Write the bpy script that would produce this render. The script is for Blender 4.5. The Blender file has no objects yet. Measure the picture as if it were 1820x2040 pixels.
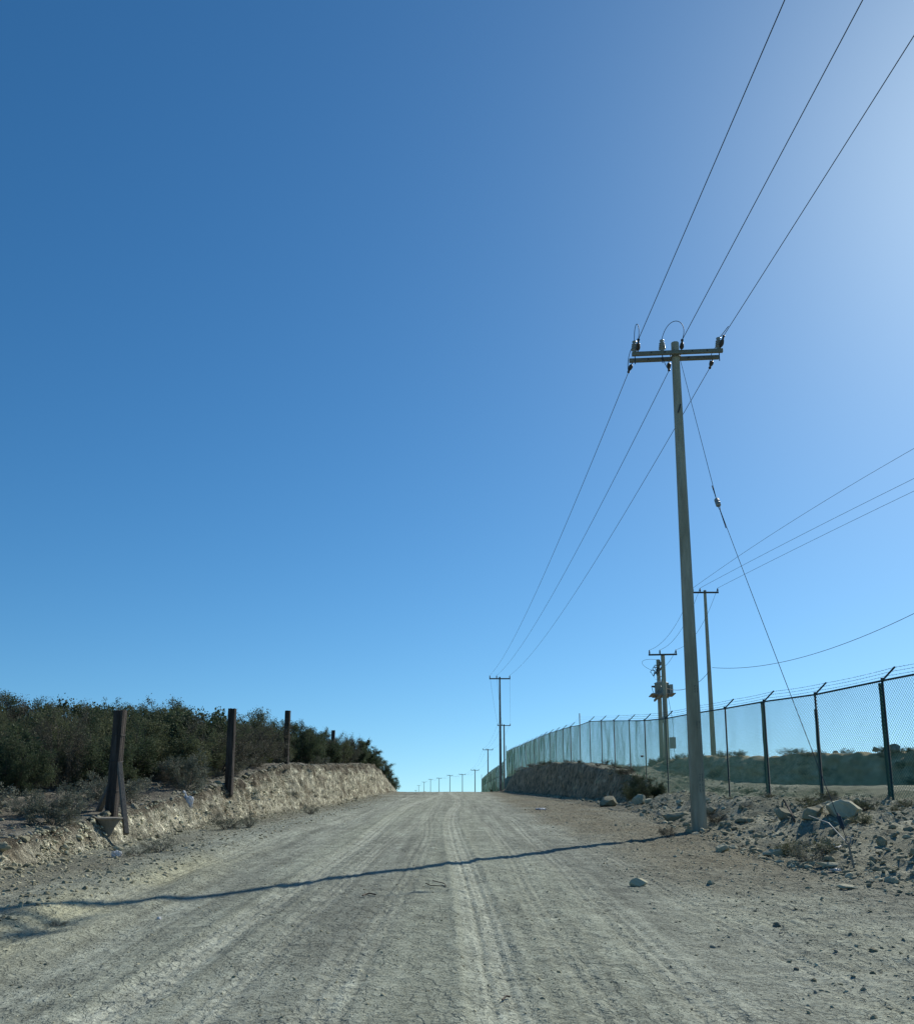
import bpy, bmesh, math, random
import numpy as np
from mathutils import Vector, Matrix

R = math.radians
sc = bpy.context.scene
col = sc.collection

# ------------------------------------------------------------------ camera, sky, sun
EYE = 1.35                      # camera height (seated in a car)
PITCH = 11.15                   # degrees upward
FPX, CXP, CYP = 1807.0, 910.0, 1214.0   # focal length / optical centre of the photograph (1820 x 2040 px)
cam = bpy.data.cameras.new('camera')
cam.sensor_fit = 'VERTICAL'; cam.sensor_height = 36.0; cam.sensor_width = 36.0
cam.lens = FPX / 2040.0 * 36.0
cam.shift_y = (CYP - 1020.0) / 2040.0
cam.clip_start = 0.05; cam.clip_end = 9000
camo = bpy.data.objects.new('camera', cam); col.objects.link(camo)
camo.location = (0, 0, EYE); camo.rotation_euler = (R(90 + PITCH), 0, 0)
sc.camera = camo

SUN_EL, SUN_AZ = 36.0, 37.5     # azimuth from +Y towards +X
world = bpy.data.worlds.new('World'); sc.world = world; world.use_nodes = True
nt = world.node_tree; nt.nodes.clear()
wo = nt.nodes.new('ShaderNodeOutputWorld'); bg = nt.nodes.new('ShaderNodeBackground')
sky = nt.nodes.new('ShaderNodeTexSky'); sky.sky_type = 'NISHITA'
sky.sun_disc = False; sky.sun_elevation = R(SUN_EL); sky.sun_rotation = R(SUN_AZ)
sky.altitude = 1600; sky.air_density = 1.0; sky.dust_density = 1.0; sky.ozone_density = 3.2
bg.inputs['Strength'].default_value = 0.116
tcw = nt.nodes.new('ShaderNodeTexCoord'); mpw = nt.nodes.new('ShaderNodeVectorMath'); mpw.operation = 'MULTIPLY_ADD'
mpw.inputs[1].default_value = (1, 1, 0.93); mpw.inputs[2].default_value = (0, 0, 0.07)
nmw = nt.nodes.new('ShaderNodeVectorMath'); nmw.operation = 'NORMALIZE'
hs = nt.nodes.new('ShaderNodeHueSaturation'); hs.inputs['Saturation'].default_value = 1.25
tw = nt.nodes.new('ShaderNodeVectorMath'); tw.operation = 'MULTIPLY'; tw.inputs[1].default_value = (0.86, 1.05, 1.0)
nt.links.new(tcw.outputs['Generated'], mpw.inputs[0]); nt.links.new(mpw.outputs[0], nmw.inputs[0]); nt.links.new(nmw.outputs[0], sky.inputs[0])
nt.links.new(sky.outputs[0], hs.inputs['Color']); nt.links.new(hs.outputs[0], tw.inputs[0])
nt.links.new(tw.outputs[0], bg.inputs[0]); nt.links.new(bg.outputs[0], wo.inputs[0])

sl = bpy.data.lights.new('sun', 'SUN'); sl.energy = 4.8; sl.angle = R(0.55); sl.color = (1.0, 0.955, 0.85)
so = bpy.data.objects.new('sun', sl); col.objects.link(so)
sdir = Vector((math.sin(R(SUN_AZ)) * math.cos(R(SUN_EL)), math.cos(R(SUN_AZ)) * math.cos(R(SUN_EL)), math.sin(R(SUN_EL))))
so.rotation_euler = sdir.to_track_quat('Z', 'Y').to_euler(); so.location = (30, 40, 60)

sc.view_settings.view_transform = 'Standard'
try: sc.view_settings.look = 'None'
except Exception: pass
sc.view_settings.exposure = 0.0; sc.view_settings.gamma = 1.0; sc.view_settings.use_curve_mapping = False

# ------------------------------------------------------------------ helpers
ct, st = math.cos(R(PITCH)), math.sin(R(PITCH))
def ray(px, py):
    u = (px - CXP) / FPX; v = (CYP - py) / FPX
    yc = ct - v * st; zc = st + v * ct
    return u / yc, zc / yc
def at(px, py, y):              # the real point seen at (px, py) of the photograph, y metres ahead
    a, b = ray(px, py)
    return Vector((a * y, y, EYE + b * y))

def _h(ix, iy, seed):
    n = (ix.astype(np.int64) * 374761393 + iy.astype(np.int64) * 668265263 + seed * 982451653) & 0xffffffff
    n = ((n ^ (n >> 13)) * 1274126177) & 0xffffffff
    n = ((n ^ (n >> 16)) * 2246822519) & 0xffffffff
    return ((n ^ (n >> 15)) & 0xffffff) / float(0xffffff)
def vnoise(x, y, seed=0):
    x = np.asarray(x, float); y = np.asarray(y, float)
    ix = np.floor(x); iy = np.floor(y); fx = x - ix; fy = y - iy
    ux = fx * fx * (3 - 2 * fx); uy = fy * fy * (3 - 2 * fy)
    a = _h(ix, iy, seed); b = _h(ix + 1, iy, seed); c = _h(ix, iy + 1, seed); d = _h(ix + 1, iy + 1, seed)
    return (a + (b - a) * ux) * (1 - uy) + (c + (d - c) * ux) * uy
def fbm(x, y, o=4, seed=0, g=0.5):
    s = 0; a = 1; t = 0
    for k in range(o):
        f = 2.03 ** k
        s = s + a * (vnoise(x * f + 17.3 * k, y * f - 9.1 * k, seed + k * 7) - 0.5); t += a; a *= g
    return s / t * 2
def sm(t):
    t = np.clip(t, 0, 1); return t * t * (3 - 2 * t)

class MB:
    def __init__(s): s.v = []; s.f = []; s.n = 0
    def add(s, v, f):
        v = np.asarray(v, float).reshape(-1, 3); f = np.asarray(f, np.int64)
        s.v.append(v); s.f.append(f + s.n); s.n += len(v)
    def tube(s, pts, rad, sides=6, cap=True, rot=0.0):
        pts = np.array([tuple(p) for p in pts], float); n = len(pts)
        rad = np.full(n, rad) if np.isscalar(rad) else np.array(rad, float)
        t = np.gradient(pts, axis=0); t /= np.linalg.norm(t, axis=1)[:, None] + 1e-12
        ref = np.array([0, 0, 1.0]) if abs(t[0][2]) < 0.9 else np.array([1.0, 0, 0])
        a = np.cross(t, ref); a /= np.linalg.norm(a, axis=1)[:, None] + 1e-12
        b = np.cross(t, a)
        an = np.arange(sides) * 2 * np.pi / sides + rot
        v = pts[:, None] + rad[:, None, None] * (np.cos(an)[None, :, None] * a[:, None] + np.sin(an)[None, :, None] * b[:, None])
        i = np.arange(n - 1)[:, None] * sides; j = np.arange(sides)[None]; k = (j + 1) % sides
        f = np.stack([i + j, i + k, i + sides + k, i + sides + j], -1).reshape(-1, 4)
        base = s.n
        s.add(v.reshape(-1, 3), f)
        if cap and sides > 2:
            for e in (0, n - 1):
                c = s.n; s.v.append(pts[e][None]); s.n += 1
                q = base + e * sides + np.arange(sides); w = base + e * sides + (np.arange(sides) + 1) % sides
                s.f.append(np.stack([q, w, np.full(sides, c)], -1))
    def box(s, c, size, M=None, bev=0.0):
        x, y, z = [d / 2 for d in size]
        bm = bmesh.new(); bmesh.ops.create_cube(bm, size=1.0)
        for v in bm.verts: v.co = Vector((v.co.x * 2 * x, v.co.y * 2 * y, v.co.z * 2 * z))
        if bev > 0: bmesh.ops.bevel(bm, geom=list(bm.edges), offset=bev, segments=2, affect='EDGES', profile=0.5)
        s.bm(bm, c, M)
    def bm(s, bm, c=(0, 0, 0), M=None):
        bmesh.ops.triangulate(bm, faces=bm.faces)
        bm.verts.ensure_lookup_table()
        c = Vector(c)
        v = [((M @ q.co) if M is not None else q.co) + c for q in bm.verts]
        f = [[w.index for w in q.verts] for q in bm.faces]
        s.add([tuple(q) for q in v], f); bm.free()
    def lathe(s, prof, origin, axis=(0, 0, 1), seg=12):
        axis = Vector(axis).normalized(); q = axis.to_track_quat('Z', 'Y').to_matrix(); o = Vector(origin)
        vs = []
        for (r_, z_) in prof:
            for k in range(seg):
                a = 2 * math.pi * k / seg
                vs.append(tuple(o + q @ Vector((r_ * math.cos(a), r_ * math.sin(a), z_))))
        n = len(prof); i = np.arange(n - 1)[:, None] * seg; j = np.arange(seg)[None]; k = (j + 1) % seg
        s.add(vs, np.stack([i + j, i + k, i + seg + k, i + seg + j], -1).reshape(-1, 4))
        # end caps
        b = s.n - n * seg
        for e in (0, n - 1):
            c = tuple(o + q @ Vector((0, 0, prof[e][1])))
            ci = s.n; s.v.append(np.array([c])); s.n += 1
            qq = b + e * seg + np.arange(seg); ww = b + e * seg + (np.arange(seg) + 1) % seg
            s.f.append(np.stack([qq, ww, np.full(seg, ci)], -1))
    def mesh(s, name, mat, smooth=False):
        me = bpy.data.meshes.new(name)
        V = np.concatenate(s.v) if s.v else np.zeros((0, 3))
        me.vertices.add(len(V)); me.vertices.foreach_set('co', V.ravel())
        ls = np.concatenate([np.full(len(f), f.shape[1]) for f in s.f])
        li = np.concatenate([f.ravel() for f in s.f])
        me.loops.add(len(li)); me.loops.foreach_set('vertex_index', li.astype(np.int32))
        me.polygons.add(len(ls)); me.polygons.foreach_set('loop_start', (np.cumsum(ls) - ls).astype(np.int32))
        try: me.polygons.foreach_set('loop_total', ls.astype(np.int32))
        except Exception: pass
        me.polygons.foreach_set('use_smooth', np.full(len(ls), smooth))
        me.update(calc_edges=True); me.validate()
        if mat: me.materials.append(mat)
        return me
    def build(s, name, mat, parent=None, smooth=False, loc=None):
        o = bpy.data.objects.new(name, s.mesh(name, mat, smooth)); col.objects.link(o)
        if loc is not None: o.location = loc
        if parent: o.parent = parent
        return o

def tag(o, label=None, cat=None, group=None, kind=None):
    if label: o['label'] = label
    if cat: o['category'] = cat
    if group: o['group'] = group
    if kind: o['kind'] = kind
    return o
def empty(name, loc, label, cat, group=None, rz=0):
    o = bpy.data.objects.new(name, None); col.objects.link(o); o.location = loc; o.rotation_euler = (0, 0, rz)
    o.empty_display_size = 0.3
    return tag(o, label, cat, group)
def copy_tree(o, parent=None):
    c = o.copy(); col.objects.link(c); c.parent = parent
    for ch in list(o.children):
        d = ch.copy(); col.objects.link(d); d.parent = c
        for g in list(ch.children):
            e = g.copy(); col.objects.link(e); e.parent = d
    return c

# ------------------------------------------------------------------ materials
def mat(name, base, rough=0.85, spec=0.3, metallic=0.0, var=0.25, scale=8.0, bump=0.0, bscale=40.0, stretch=None, attr=None, col2=None, transl=None):
    m = bpy.data.materials.new(name); m.use_nodes = True; t = m.node_tree; t.nodes.clear()
    out = t.nodes.new('ShaderNodeOutputMaterial'); p = t.nodes.new('ShaderNodeBsdfPrincipled')
    p.inputs['Roughness'].default_value = rough; p.inputs['Specular IOR Level'].default_value = spec
    p.inputs['Metallic'].default_value = metallic
    tc = t.nodes.new('ShaderNodeTexCoord'); mp = t.nodes.new('ShaderNodeMapping')
    if stretch: mp.inputs['Scale'].default_value = stretch
    t.links.new(tc.outputs['Object'], mp.inputs[0])
    n = t.nodes.new('ShaderNodeTexNoise'); n.inputs['Scale'].default_value = scale; n.inputs['Detail'].default_value = 5; n.inputs['Roughness'].default_value = 0.65
    t.links.new(mp.outputs[0], n.inputs['Vector'])
    mr = t.nodes.new('ShaderNodeMapRange'); mr.inputs['From Min'].default_value = 0.25; mr.inputs['From Max'].default_value = 0.75
    mr.inputs['To Min'].default_value = 1 - var; mr.inputs['To Max'].default_value = 1 + var
    t.links.new(n.outputs[0], mr.inputs[0])
    mul = t.nodes.new('ShaderNodeVectorMath'); mul.operation = 'SCALE'
    if attr:
        a = t.nodes.new('ShaderNodeAttribute'); a.attribute_name = attr; src = a.outputs['Color']
    elif col2:
        mx = t.nodes.new('ShaderNodeMix'); mx.data_type = 'RGBA'
        n2 = t.nodes.new('ShaderNodeTexNoise'); n2.inputs['Scale'].default_value = scale * 0.37; n2.inputs['Detail'].default_value = 4
        t.links.new(mp.outputs[0], n2.inputs['Vector'])
        r2 = t.nodes.new('ShaderNodeMapRange'); r2.inputs['From Min'].default_value = 0.4; r2.inputs['From Max'].default_value = 0.62
        t.links.new(n2.outputs[0], r2.inputs[0]); t.links.new(r2.outputs[0], mx.inputs['Factor'])
        mx.inputs[6].default_value = (*base, 1); mx.inputs[7].default_value = (*col2, 1); src = mx.outputs[2]
    else:
        rgb = t.nodes.new('ShaderNodeRGB'); rgb.outputs[0].default_value = (*base, 1); src = rgb.outputs[0]
    t.links.new(src, mul.inputs[0]); t.links.new(mr.outputs[0], mul.inputs['Scale'])
    t.links.new(mul.outputs[0], p.inputs['Base Color'])
    if bump > 0:
        nb = t.nodes.new('ShaderNodeTexNoise'); nb.inputs['Scale'].default_value = bscale; nb.inputs['Detail'].default_value = 6; nb.inputs['Roughness'].default_value = 0.7
        t.links.new(mp.outputs[0], nb.inputs['Vector'])
        b = t.nodes.new('ShaderNodeBump'); b.inputs['Strength'].default_value = 1.0; b.inputs['Distance'].default_value = bump
        t.links.new(nb.outputs[0], b.inputs['Height']); t.links.new(b.outputs[0], p.inputs['Normal'])
    if transl:
        tr = t.nodes.new('ShaderNodeBsdfTranslucent'); sc_ = t.nodes.new('ShaderNodeMixShader'); sc_.inputs[0].default_value = transl
        t.links.new(mul.outputs[0], tr.inputs[0]); t.links.new(p.outputs[0], sc_.inputs[1]); t.links.new(tr.outputs[0], sc_.inputs[2])
        t.links.new(sc_.outputs[0], out.inputs[0])
    else: t.links.new(p.outputs[0], out.inputs[0])
    return m

M_soil = mat('soil', (0, 0, 0), 0.95, 0.1, var=0.26, scale=3.2, bump=0.040, bscale=9.0, attr='albedo')
# finer grit: a second, much smaller pattern on top of the soil
def grit(m):
    t = m.node_tree; p = next(n for n in t.nodes if n.type == 'BSDF_PRINCIPLED'); tc = next(n for n in t.nodes if n.type == 'TEX_COORD')
    src = p.inputs['Base Color'].links[0].from_socket
    n = t.nodes.new('ShaderNodeTexNoise'); n.inputs['Scale'].default_value = 34; n.inputs['Detail'].default_value = 4; n.inputs['Roughness'].default_value = 0.7
    t.links.new(tc.outputs['Object'], n.inputs['Vector'])
    mr = t.nodes.new('ShaderNodeMapRange'); mr.inputs['From Min'].default_value = 0.32; mr.inputs['From Max'].default_value = 0.68
    mr.inputs['To Min'].default_value = 0.80; mr.inputs['To Max'].default_value = 1.17
    t.links.new(n.outputs[0], mr.inputs[0])
    # thin drying cracks
    v = t.nodes.new('ShaderNodeTexVoronoi'); v.feature = 'DISTANCE_TO_EDGE'; v.inputs['Scale'].default_value = 9
    mp = t.nodes.new('ShaderNodeVectorMath'); mp.operation = 'MULTIPLY_ADD'; mp.inputs[1].default_value = (0.06, 0.06, 0.06)
    t.links.new(n.outputs['Color'], mp.inputs[0]); t.links.new(tc.outputs['Object'], mp.inputs[2]); t.links.new(mp.outputs[0], v.inputs['Vector'])
    cr = t.nodes.new('ShaderNodeMapRange'); cr.inputs['From Min'].default_value = 0.0; cr.inputs['From Max'].default_value = 0.035
    cr.inputs['To Min'].default_value = 0.84; cr.inputs['To Max'].default_value = 1.0
    t.links.new(v.outputs['Distance'], cr.inputs[0])
    mm = t.nodes.new('ShaderNodeMath'); mm.operation = 'MULTIPLY'; t.links.new(mr.outputs[0], mm.inputs[0]); t.links.new(cr.outputs[0], mm.inputs[1])
    ml = t.nodes.new('ShaderNodeVectorMath'); ml.operation = 'SCALE'
    t.links.new(src, ml.inputs[0]); t.links.new(mm.outputs[0], ml.inputs['Scale']); t.links.new(ml.outputs[0], p.inputs['Base Color'])
    b0 = p.inputs['Normal'].links[0].from_node
    led = None
    for sc_, wd, str_ in ((0.9, 0.012, (1.0, 0.55, 1.0)), (2.6, 0.02, (1.0, 0.6, 1.0)), (6.5, 0.03, (1.0, 0.8, 1.0))):
        lm = t.nodes.new('ShaderNodeMapping'); lm.inputs['Scale'].default_value = str_; t.links.new(tc.outputs['Object'], lm.inputs[0])
        ln = t.nodes.new('ShaderNodeTexNoise'); ln.inputs['Scale'].default_value = sc_; ln.inputs['Detail'].default_value = 5; ln.inputs['Roughness'].default_value = 0.62
        t.links.new(lm.outputs[0], ln.inputs['Vector'])
        lr = t.nodes.new('ShaderNodeMapRange'); lr.inputs['From Min'].default_value = 0.52; lr.inputs['From Max'].default_value = 0.52 + wd
        t.links.new(ln.outputs[0], lr.inputs[0])
        lr2 = t.nodes.new('ShaderNodeMapRange'); lr2.inputs['From Min'].default_value = 0.42; lr2.inputs['From Max'].default_value = 0.42 + wd
        t.links.new(ln.outputs[0], lr2.inputs[0])
        a1 = t.nodes.new('ShaderNodeMath'); a1.operation = 'ADD'; t.links.new(lr.outputs[0], a1.inputs[0]); t.links.new(lr2.outputs[0], a1.inputs[1])
        if led is None: led = a1.outputs[0]
        else:
            a2 = t.nodes.new('ShaderNodeMath'); a2.operation = 'ADD'; t.links.new(led, a2.inputs[0]); t.links.new(a1.outputs[0], a2.inputs[1]); led = a2.outputs[0]
    bl = t.nodes.new('ShaderNodeBump'); bl.inputs['Distance'].default_value = 0.013; bl.inputs['Strength'].default_value = 1.0
    t.links.new(led, bl.inputs['Height']); t.links.new(b0.outputs[0], bl.inputs['Normal']); b0 = bl
    pl_ = t.nodes.new('ShaderNodeMapRange'); pl_.inputs['From Min'].default_value = 1.0; pl_.inputs['From Max'].default_value = 5.0
    pl_.inputs['To Min'].default_value = 0.88; pl_.inputs['To Max'].default_value = 1.12; t.links.new(led, pl_.inputs[0])
    m9 = t.nodes.new('ShaderNodeMath'); m9.operation = 'MULTIPLY'; t.links.new(mm.outputs[0], m9.inputs[0]); t.links.new(pl_.outputs[0], m9.inputs[1])
    t.links.new(m9.outputs[0], ml.inputs['Scale'])
    b = t.nodes.new('ShaderNodeBump'); b.inputs['Distance'].default_value = 0.010; b.inputs['Strength'].default_value = 1.0
    t.links.new(mm.outputs[0], b.inputs['Height']); t.links.new(b0.outputs[0], b.inputs['Normal'])
    # crumbly, vertically fluted earth on the cut faces (mask in the alpha of the albedo attribute)
    at_ = next(q for q in t.nodes if q.type == 'ATTRIBUTE')
    ms = t.nodes.new('ShaderNodeMapping'); ms.inputs['Scale'].default_value = (1, 1, 0.6); t.links.new(tc.outputs['Object'], ms.inputs[0])
    fn = t.nodes.new('ShaderNodeTexNoise'); fn.inputs['Scale'].default_value = 4.5; fn.inputs['Detail'].default_value = 6; fn.inputs['Roughness'].default_value = 0.78
    t.links.new(ms.outputs[0], fn.inputs['Vector'])
    fr = t.nodes.new('ShaderNodeMapRange'); fr.inputs['From Min'].default_value = 0.38; fr.inputs['From Max'].default_value = 0.60
    fr.inputs['To Min'].default_value = 0.42; fr.inputs['To Max'].default_value = 1.42; t.links.new(fn.outputs[0], fr.inputs[0])
    fm = t.nodes.new('ShaderNodeMix'); fm.data_type = 'FLOAT'; fm.inputs[2].default_value = 1.0
    t.links.new(at_.outputs['Alpha'], fm.inputs[0]); t.links.new(fr.outputs[0], fm.inputs[3])
    m3 = t.nodes.new('ShaderNodeVectorMath'); m3.operation = 'SCALE'; t.links.new(ml.outputs[0], m3.inputs[0]); t.links.new(fm.outputs[0], m3.inputs['Scale'])
    t.links.new(m3.outputs[0], p.inputs['Base Color'])
    b2 = t.nodes.new('ShaderNodeBump'); b2.inputs['Distance'].default_value = 0.16; b2.inputs['Strength'].default_value = 1.0
    t.links.new(fm.outputs[0], b2.inputs['Height']); t.links.new(b.outputs[0], b2.inputs['Normal']); t.links.new(b2.outputs[0], p.inputs['Normal'])
grit(M_soil)
M_stone = mat('limestone', (0.33, 0.305, 0.20), 0.9, 0.2, var=0.3, scale=5, bump=0.01, bscale=14, col2=(0.25, 0.23, 0.15))
M_stone_p = mat('pale_limestone', (0.50, 0.475, 0.33), 0.9, 0.2, var=0.22, scale=5, bump=0.01, bscale=14, col2=(0.38, 0.36, 0.25))
M_stone_d = mat('weathered_stone', (0.20, 0.185, 0.125), 0.9, 0.2, var=0.3, scale=5, bump=0.01, bscale=14, col2=(0.25, 0.24, 0.20))
M_conc = mat('concrete', (0.28, 0.265, 0.185), 0.85, 0.3, var=0.30, scale=2.2, bump=0.004, bscale=30, stretch=(3, 3, 0.5), col2=(0.35, 0.34, 0.26))
M_conc2 = mat('old_concrete', (0.19, 0.18, 0.15), 0.9, 0.2, var=0.3, scale=6, bump=0.008, bscale=30, col2=(0.27, 0.25, 0.21))
M_wood = mat('weathered_wood', (0.038, 0.032, 0.027), 0.9, 0.2, var=0.5, scale=9, bump=0.012, bscale=18, stretch=(5, 5, 0.35), col2=(0.075, 0.064, 0.055))
M_wood2 = mat('grey_wood', (0.16, 0.14, 0.115), 0.9, 0.2, var=0.4, scale=9, bump=0.008, bscale=18, stretch=(5, 5, 0.35))
M_steel = mat('dark_green_steel', (0.030, 0.050, 0.045), 0.6, 0.4, var=0.25, scale=6)
M_mesh = mat('green_coated_wire', (0.03, 0.19, 0.125), 0.7, 0.15, var=0.15, scale=3)
M_wire = mat('conductor_wire', (0.035, 0.04, 0.045), 0.6, 0.3, var=0.1, scale=3)
M_galv = mat('galvanised_steel', (0.22, 0.23, 0.21), 0.55, 0.5, 0.3, var=0.2, scale=10)
M_arm = mat('crossarm_steel', (0.17, 0.18, 0.145), 0.65, 0.4, 0.1, var=0.2, scale=6)
M_armd = mat('dark_crossarm', (0.055, 0.06, 0.06), 0.7, 0.4, var=0.2, scale=6)
M_porc = mat('porcelain', (0.24, 0.25, 0.23), 0.3, 0.5, var=0.1, scale=6)
M_poly = mat('dark_polymer', (0.03, 0.03, 0.03), 0.5, 0.5, var=0.15, scale=6)
M_tank = mat('transformer_paint', (0.27, 0.30, 0.27), 0.5, 0.4, var=0.15, scale=4)
M_paint = mat('stencil_paint', (0.075, 0.08, 0.08), 0.8, 0.2, var=0.3, scale=12)
M_bag = mat('white_plastic', (0.72, 0.72, 0.72), 0.4, 0.5, var=0.08, scale=8, transl=0.25)
M_bark = mat('twig_bark', (0.085, 0.07, 0.055), 0.9, 0.2, var=0.3, scale=9)
M_barkg = mat('dry_twig', (0.20, 0.17, 0.13), 0.9, 0.2, var=0.3, scale=9)
def leafmat(name, a, b, tr=0.3):
    return mat(name, a, 0.75, 0.2, var=0.45, scale=2.5, col2=b, transl=tr)
M_leaf = leafmat('dark_foliage', (0.052, 0.076, 0.038), (0.095, 0.118, 0.062))
M_leaf2 = leafmat('olive_foliage', (0.090, 0.108, 0.052), (0.135, 0.148, 0.080))
M_leafg = leafmat('grey_foliage', (0.13, 0.145, 0.105), (0.19, 0.20, 0.15), 0.2)
M_leafy = leafmat('yellow_green_foliage', (0.10, 0.125, 0.025), (0.15, 0.17, 0.04))
M_leafb = leafmat('brown_grey_foliage', (0.085, 0.080, 0.055), (0.12, 0.115, 0.08), 0.2)

# ------------------------------------------------------------------ terrain
def tab(xs, ys): return lambda q: np.interp(q, xs, ys)
_py = [-200, -60, 0, 10, 20, 30, 40, 60, 75, 85, 95, 110, 148, 192, 241, 300, 400, 505, 631, 702, 1500, 4500]
_pz = [-2.5, -1.0, 0, .22, .40, .54, .66, .86, .98, 1.02, .95, .75, .05, -2.05, -5.1, -5.6, -6.0, -6.8, -9.5, -13, -32, -90]
def P(y): return (tab(_py, _pz)(y - 1.5) + tab(_py, _pz)(y) + tab(_py, _pz)(y + 1.5)) / 3
XL = tab([-200, 5, 20, 40, 68, 85, 120], [-5.5, -5.4, -5.35, -5.25, -5.45, -5.5, -6.5])
TL = tab([-200, -20, 0, 5, 11.3, 15, 21, 26, 31, 50, 68, 78, 84, 90, 100, 148, 200, 241, 300, 505, 702, 4500],
         [-2, .0, .35, .5, .69, .86, 1.29, 1.7, 2.12, 2.6, 3.1, 2.18, 1.5, 1.0, .95, .15, -2, -5, -5.5, -6.7, -13, -90])
XR = tab([-200, 0, 8, 12, 16, 20, 26, 34, 42, 50, 68, 84, 95, 110, 150, 300], [7, 6, 5.5, 4.7, 4.9, 5.2, 5.5, 6.5, 7.2, 6.7, 5.4, 4.35, 4.1, 3.5, 3.2, 3.5])
WF = tab([36, 43, 92, 100], [2.4, 0.75, 0.75, 1.5])
F = tab([-200, 0, 5, 12, 20, 26, 31, 37, 44, 50, 58, 70, 84, 100, 123, 130, 140, 150, 192, 241, 300, 505, 702, 4500],
        [-1, .7, .95, 1.05, 1.19, 1.27, 1.45, 1.62, 2.1, 2.5, 2.75, 2.95, 3.05, 3.2, 3.6, 3.0, 1.4, .5, -1.7, -4.8, -5.3, -6.7, -13, -90])
TR_ = tab([42, 46, 50, 56, 60, 68, 76, 80, 84, 88, 92, 95], [1.9, 2.3, 2.62, 2.85, 2.95, 3.05, 2.98, 2.85, 2.45, 1.5, 1.15, 1.1])
G = tab([-200, 0, 20, 50, 56, 62, 70, 100, 130, 160, 200, 241, 300, 505, 702, 4500], [0, 1.2, 1.3, 1.5, 1.9, 2.75, 2.9, 3.2, 3.2, 1.5, -1.5, -4.8, -5.3, -6.7, -13, -90])
def TR(y):
    lo = P(y) + 0.5 * (F(y) - P(y)); w = sm((y - 38) / 5)
    hi = np.where(y > 95, P(y) + .2, TR_(y) + .16 * fbm(y * .45, y * 0, 3, 91))
    return lo * (1 - w) + hi * w
def WL(y): return 0.25 + 0.22 * np.clip(TL(y) - P(y), 0, 3)
TRACKS = [(-2.05, 0.011, .17, .020, 1.0), (0.22, -0.008, .17, .020, 1.0), (-3.35, 0.012, .14, .008, .18), (1.45, -0.006, .15, .010, .30),
          (-0.75, 0.004, .15, .008, .22), (2.45, 0.0, .15, .006, .15), (-1.35, 0.012, .12, .008, .25), (0.85, -0.012, .14, .009, .30)]
def road_fields(x, y):
    dust = np.zeros_like(x); dz = np.zeros_like(x)
    for i, (x0, sl_, w, dep, st_) in enumerate(TRACKS):
        xc = x0 + sl_ * (y - 5) + 0.24 * np.sin(y / 8.0 + i * 1.7) * np.clip(y / 25, .2, 1) + 0.10 * fbm(y * .12, y * 0 + i * 9.1, 2, 5)
        d = (x - xc) / w
        g = np.exp(-d ** 4)
        mod = 0.45 + 0.9 * vnoise(y * .22 + i * 31, y * 0 + i, 3)
        dust = np.maximum(dust, g * st_ * mod)
        dz = dz - g * dep * mod + dep * .6 * np.exp(-((np.abs(d) - 1.35) / .28) ** 2)
        dz = dz + g * 0.006 * np.sin(d * 9.0 + i) + g * .004 * np.sin(y * 44 + np.abs(d) * 5) * (y < 16)
    return dust, dz
def tread_lines(x, y):
    L = np.zeros_like(x)
    for i, (x0, sl_, w, dep, st_) in enumerate(TRACKS):
        xc = x0 + sl_ * (y - 5) + 0.24 * np.sin(y / 8.0 + i * 1.7) * np.clip(y / 25, .2, 1) + 0.10 * fbm(y * .12, y * 0 + i * 9.1, 2, 5)
        d = x - xc; g = np.exp(-(d / (w * 1.15)) ** 4); on = sm((vnoise(y * .16 + i * 13, y * 0 + i, 6) - .30) / .25)
        L = L + g * st_ ** 1.5 * on * np.clip(.5 + .9 * np.cos(d * 6.283 / .068 + i), 0, 1) * np.clip((24 - y) / 10, 0, 1)
    return L
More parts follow.
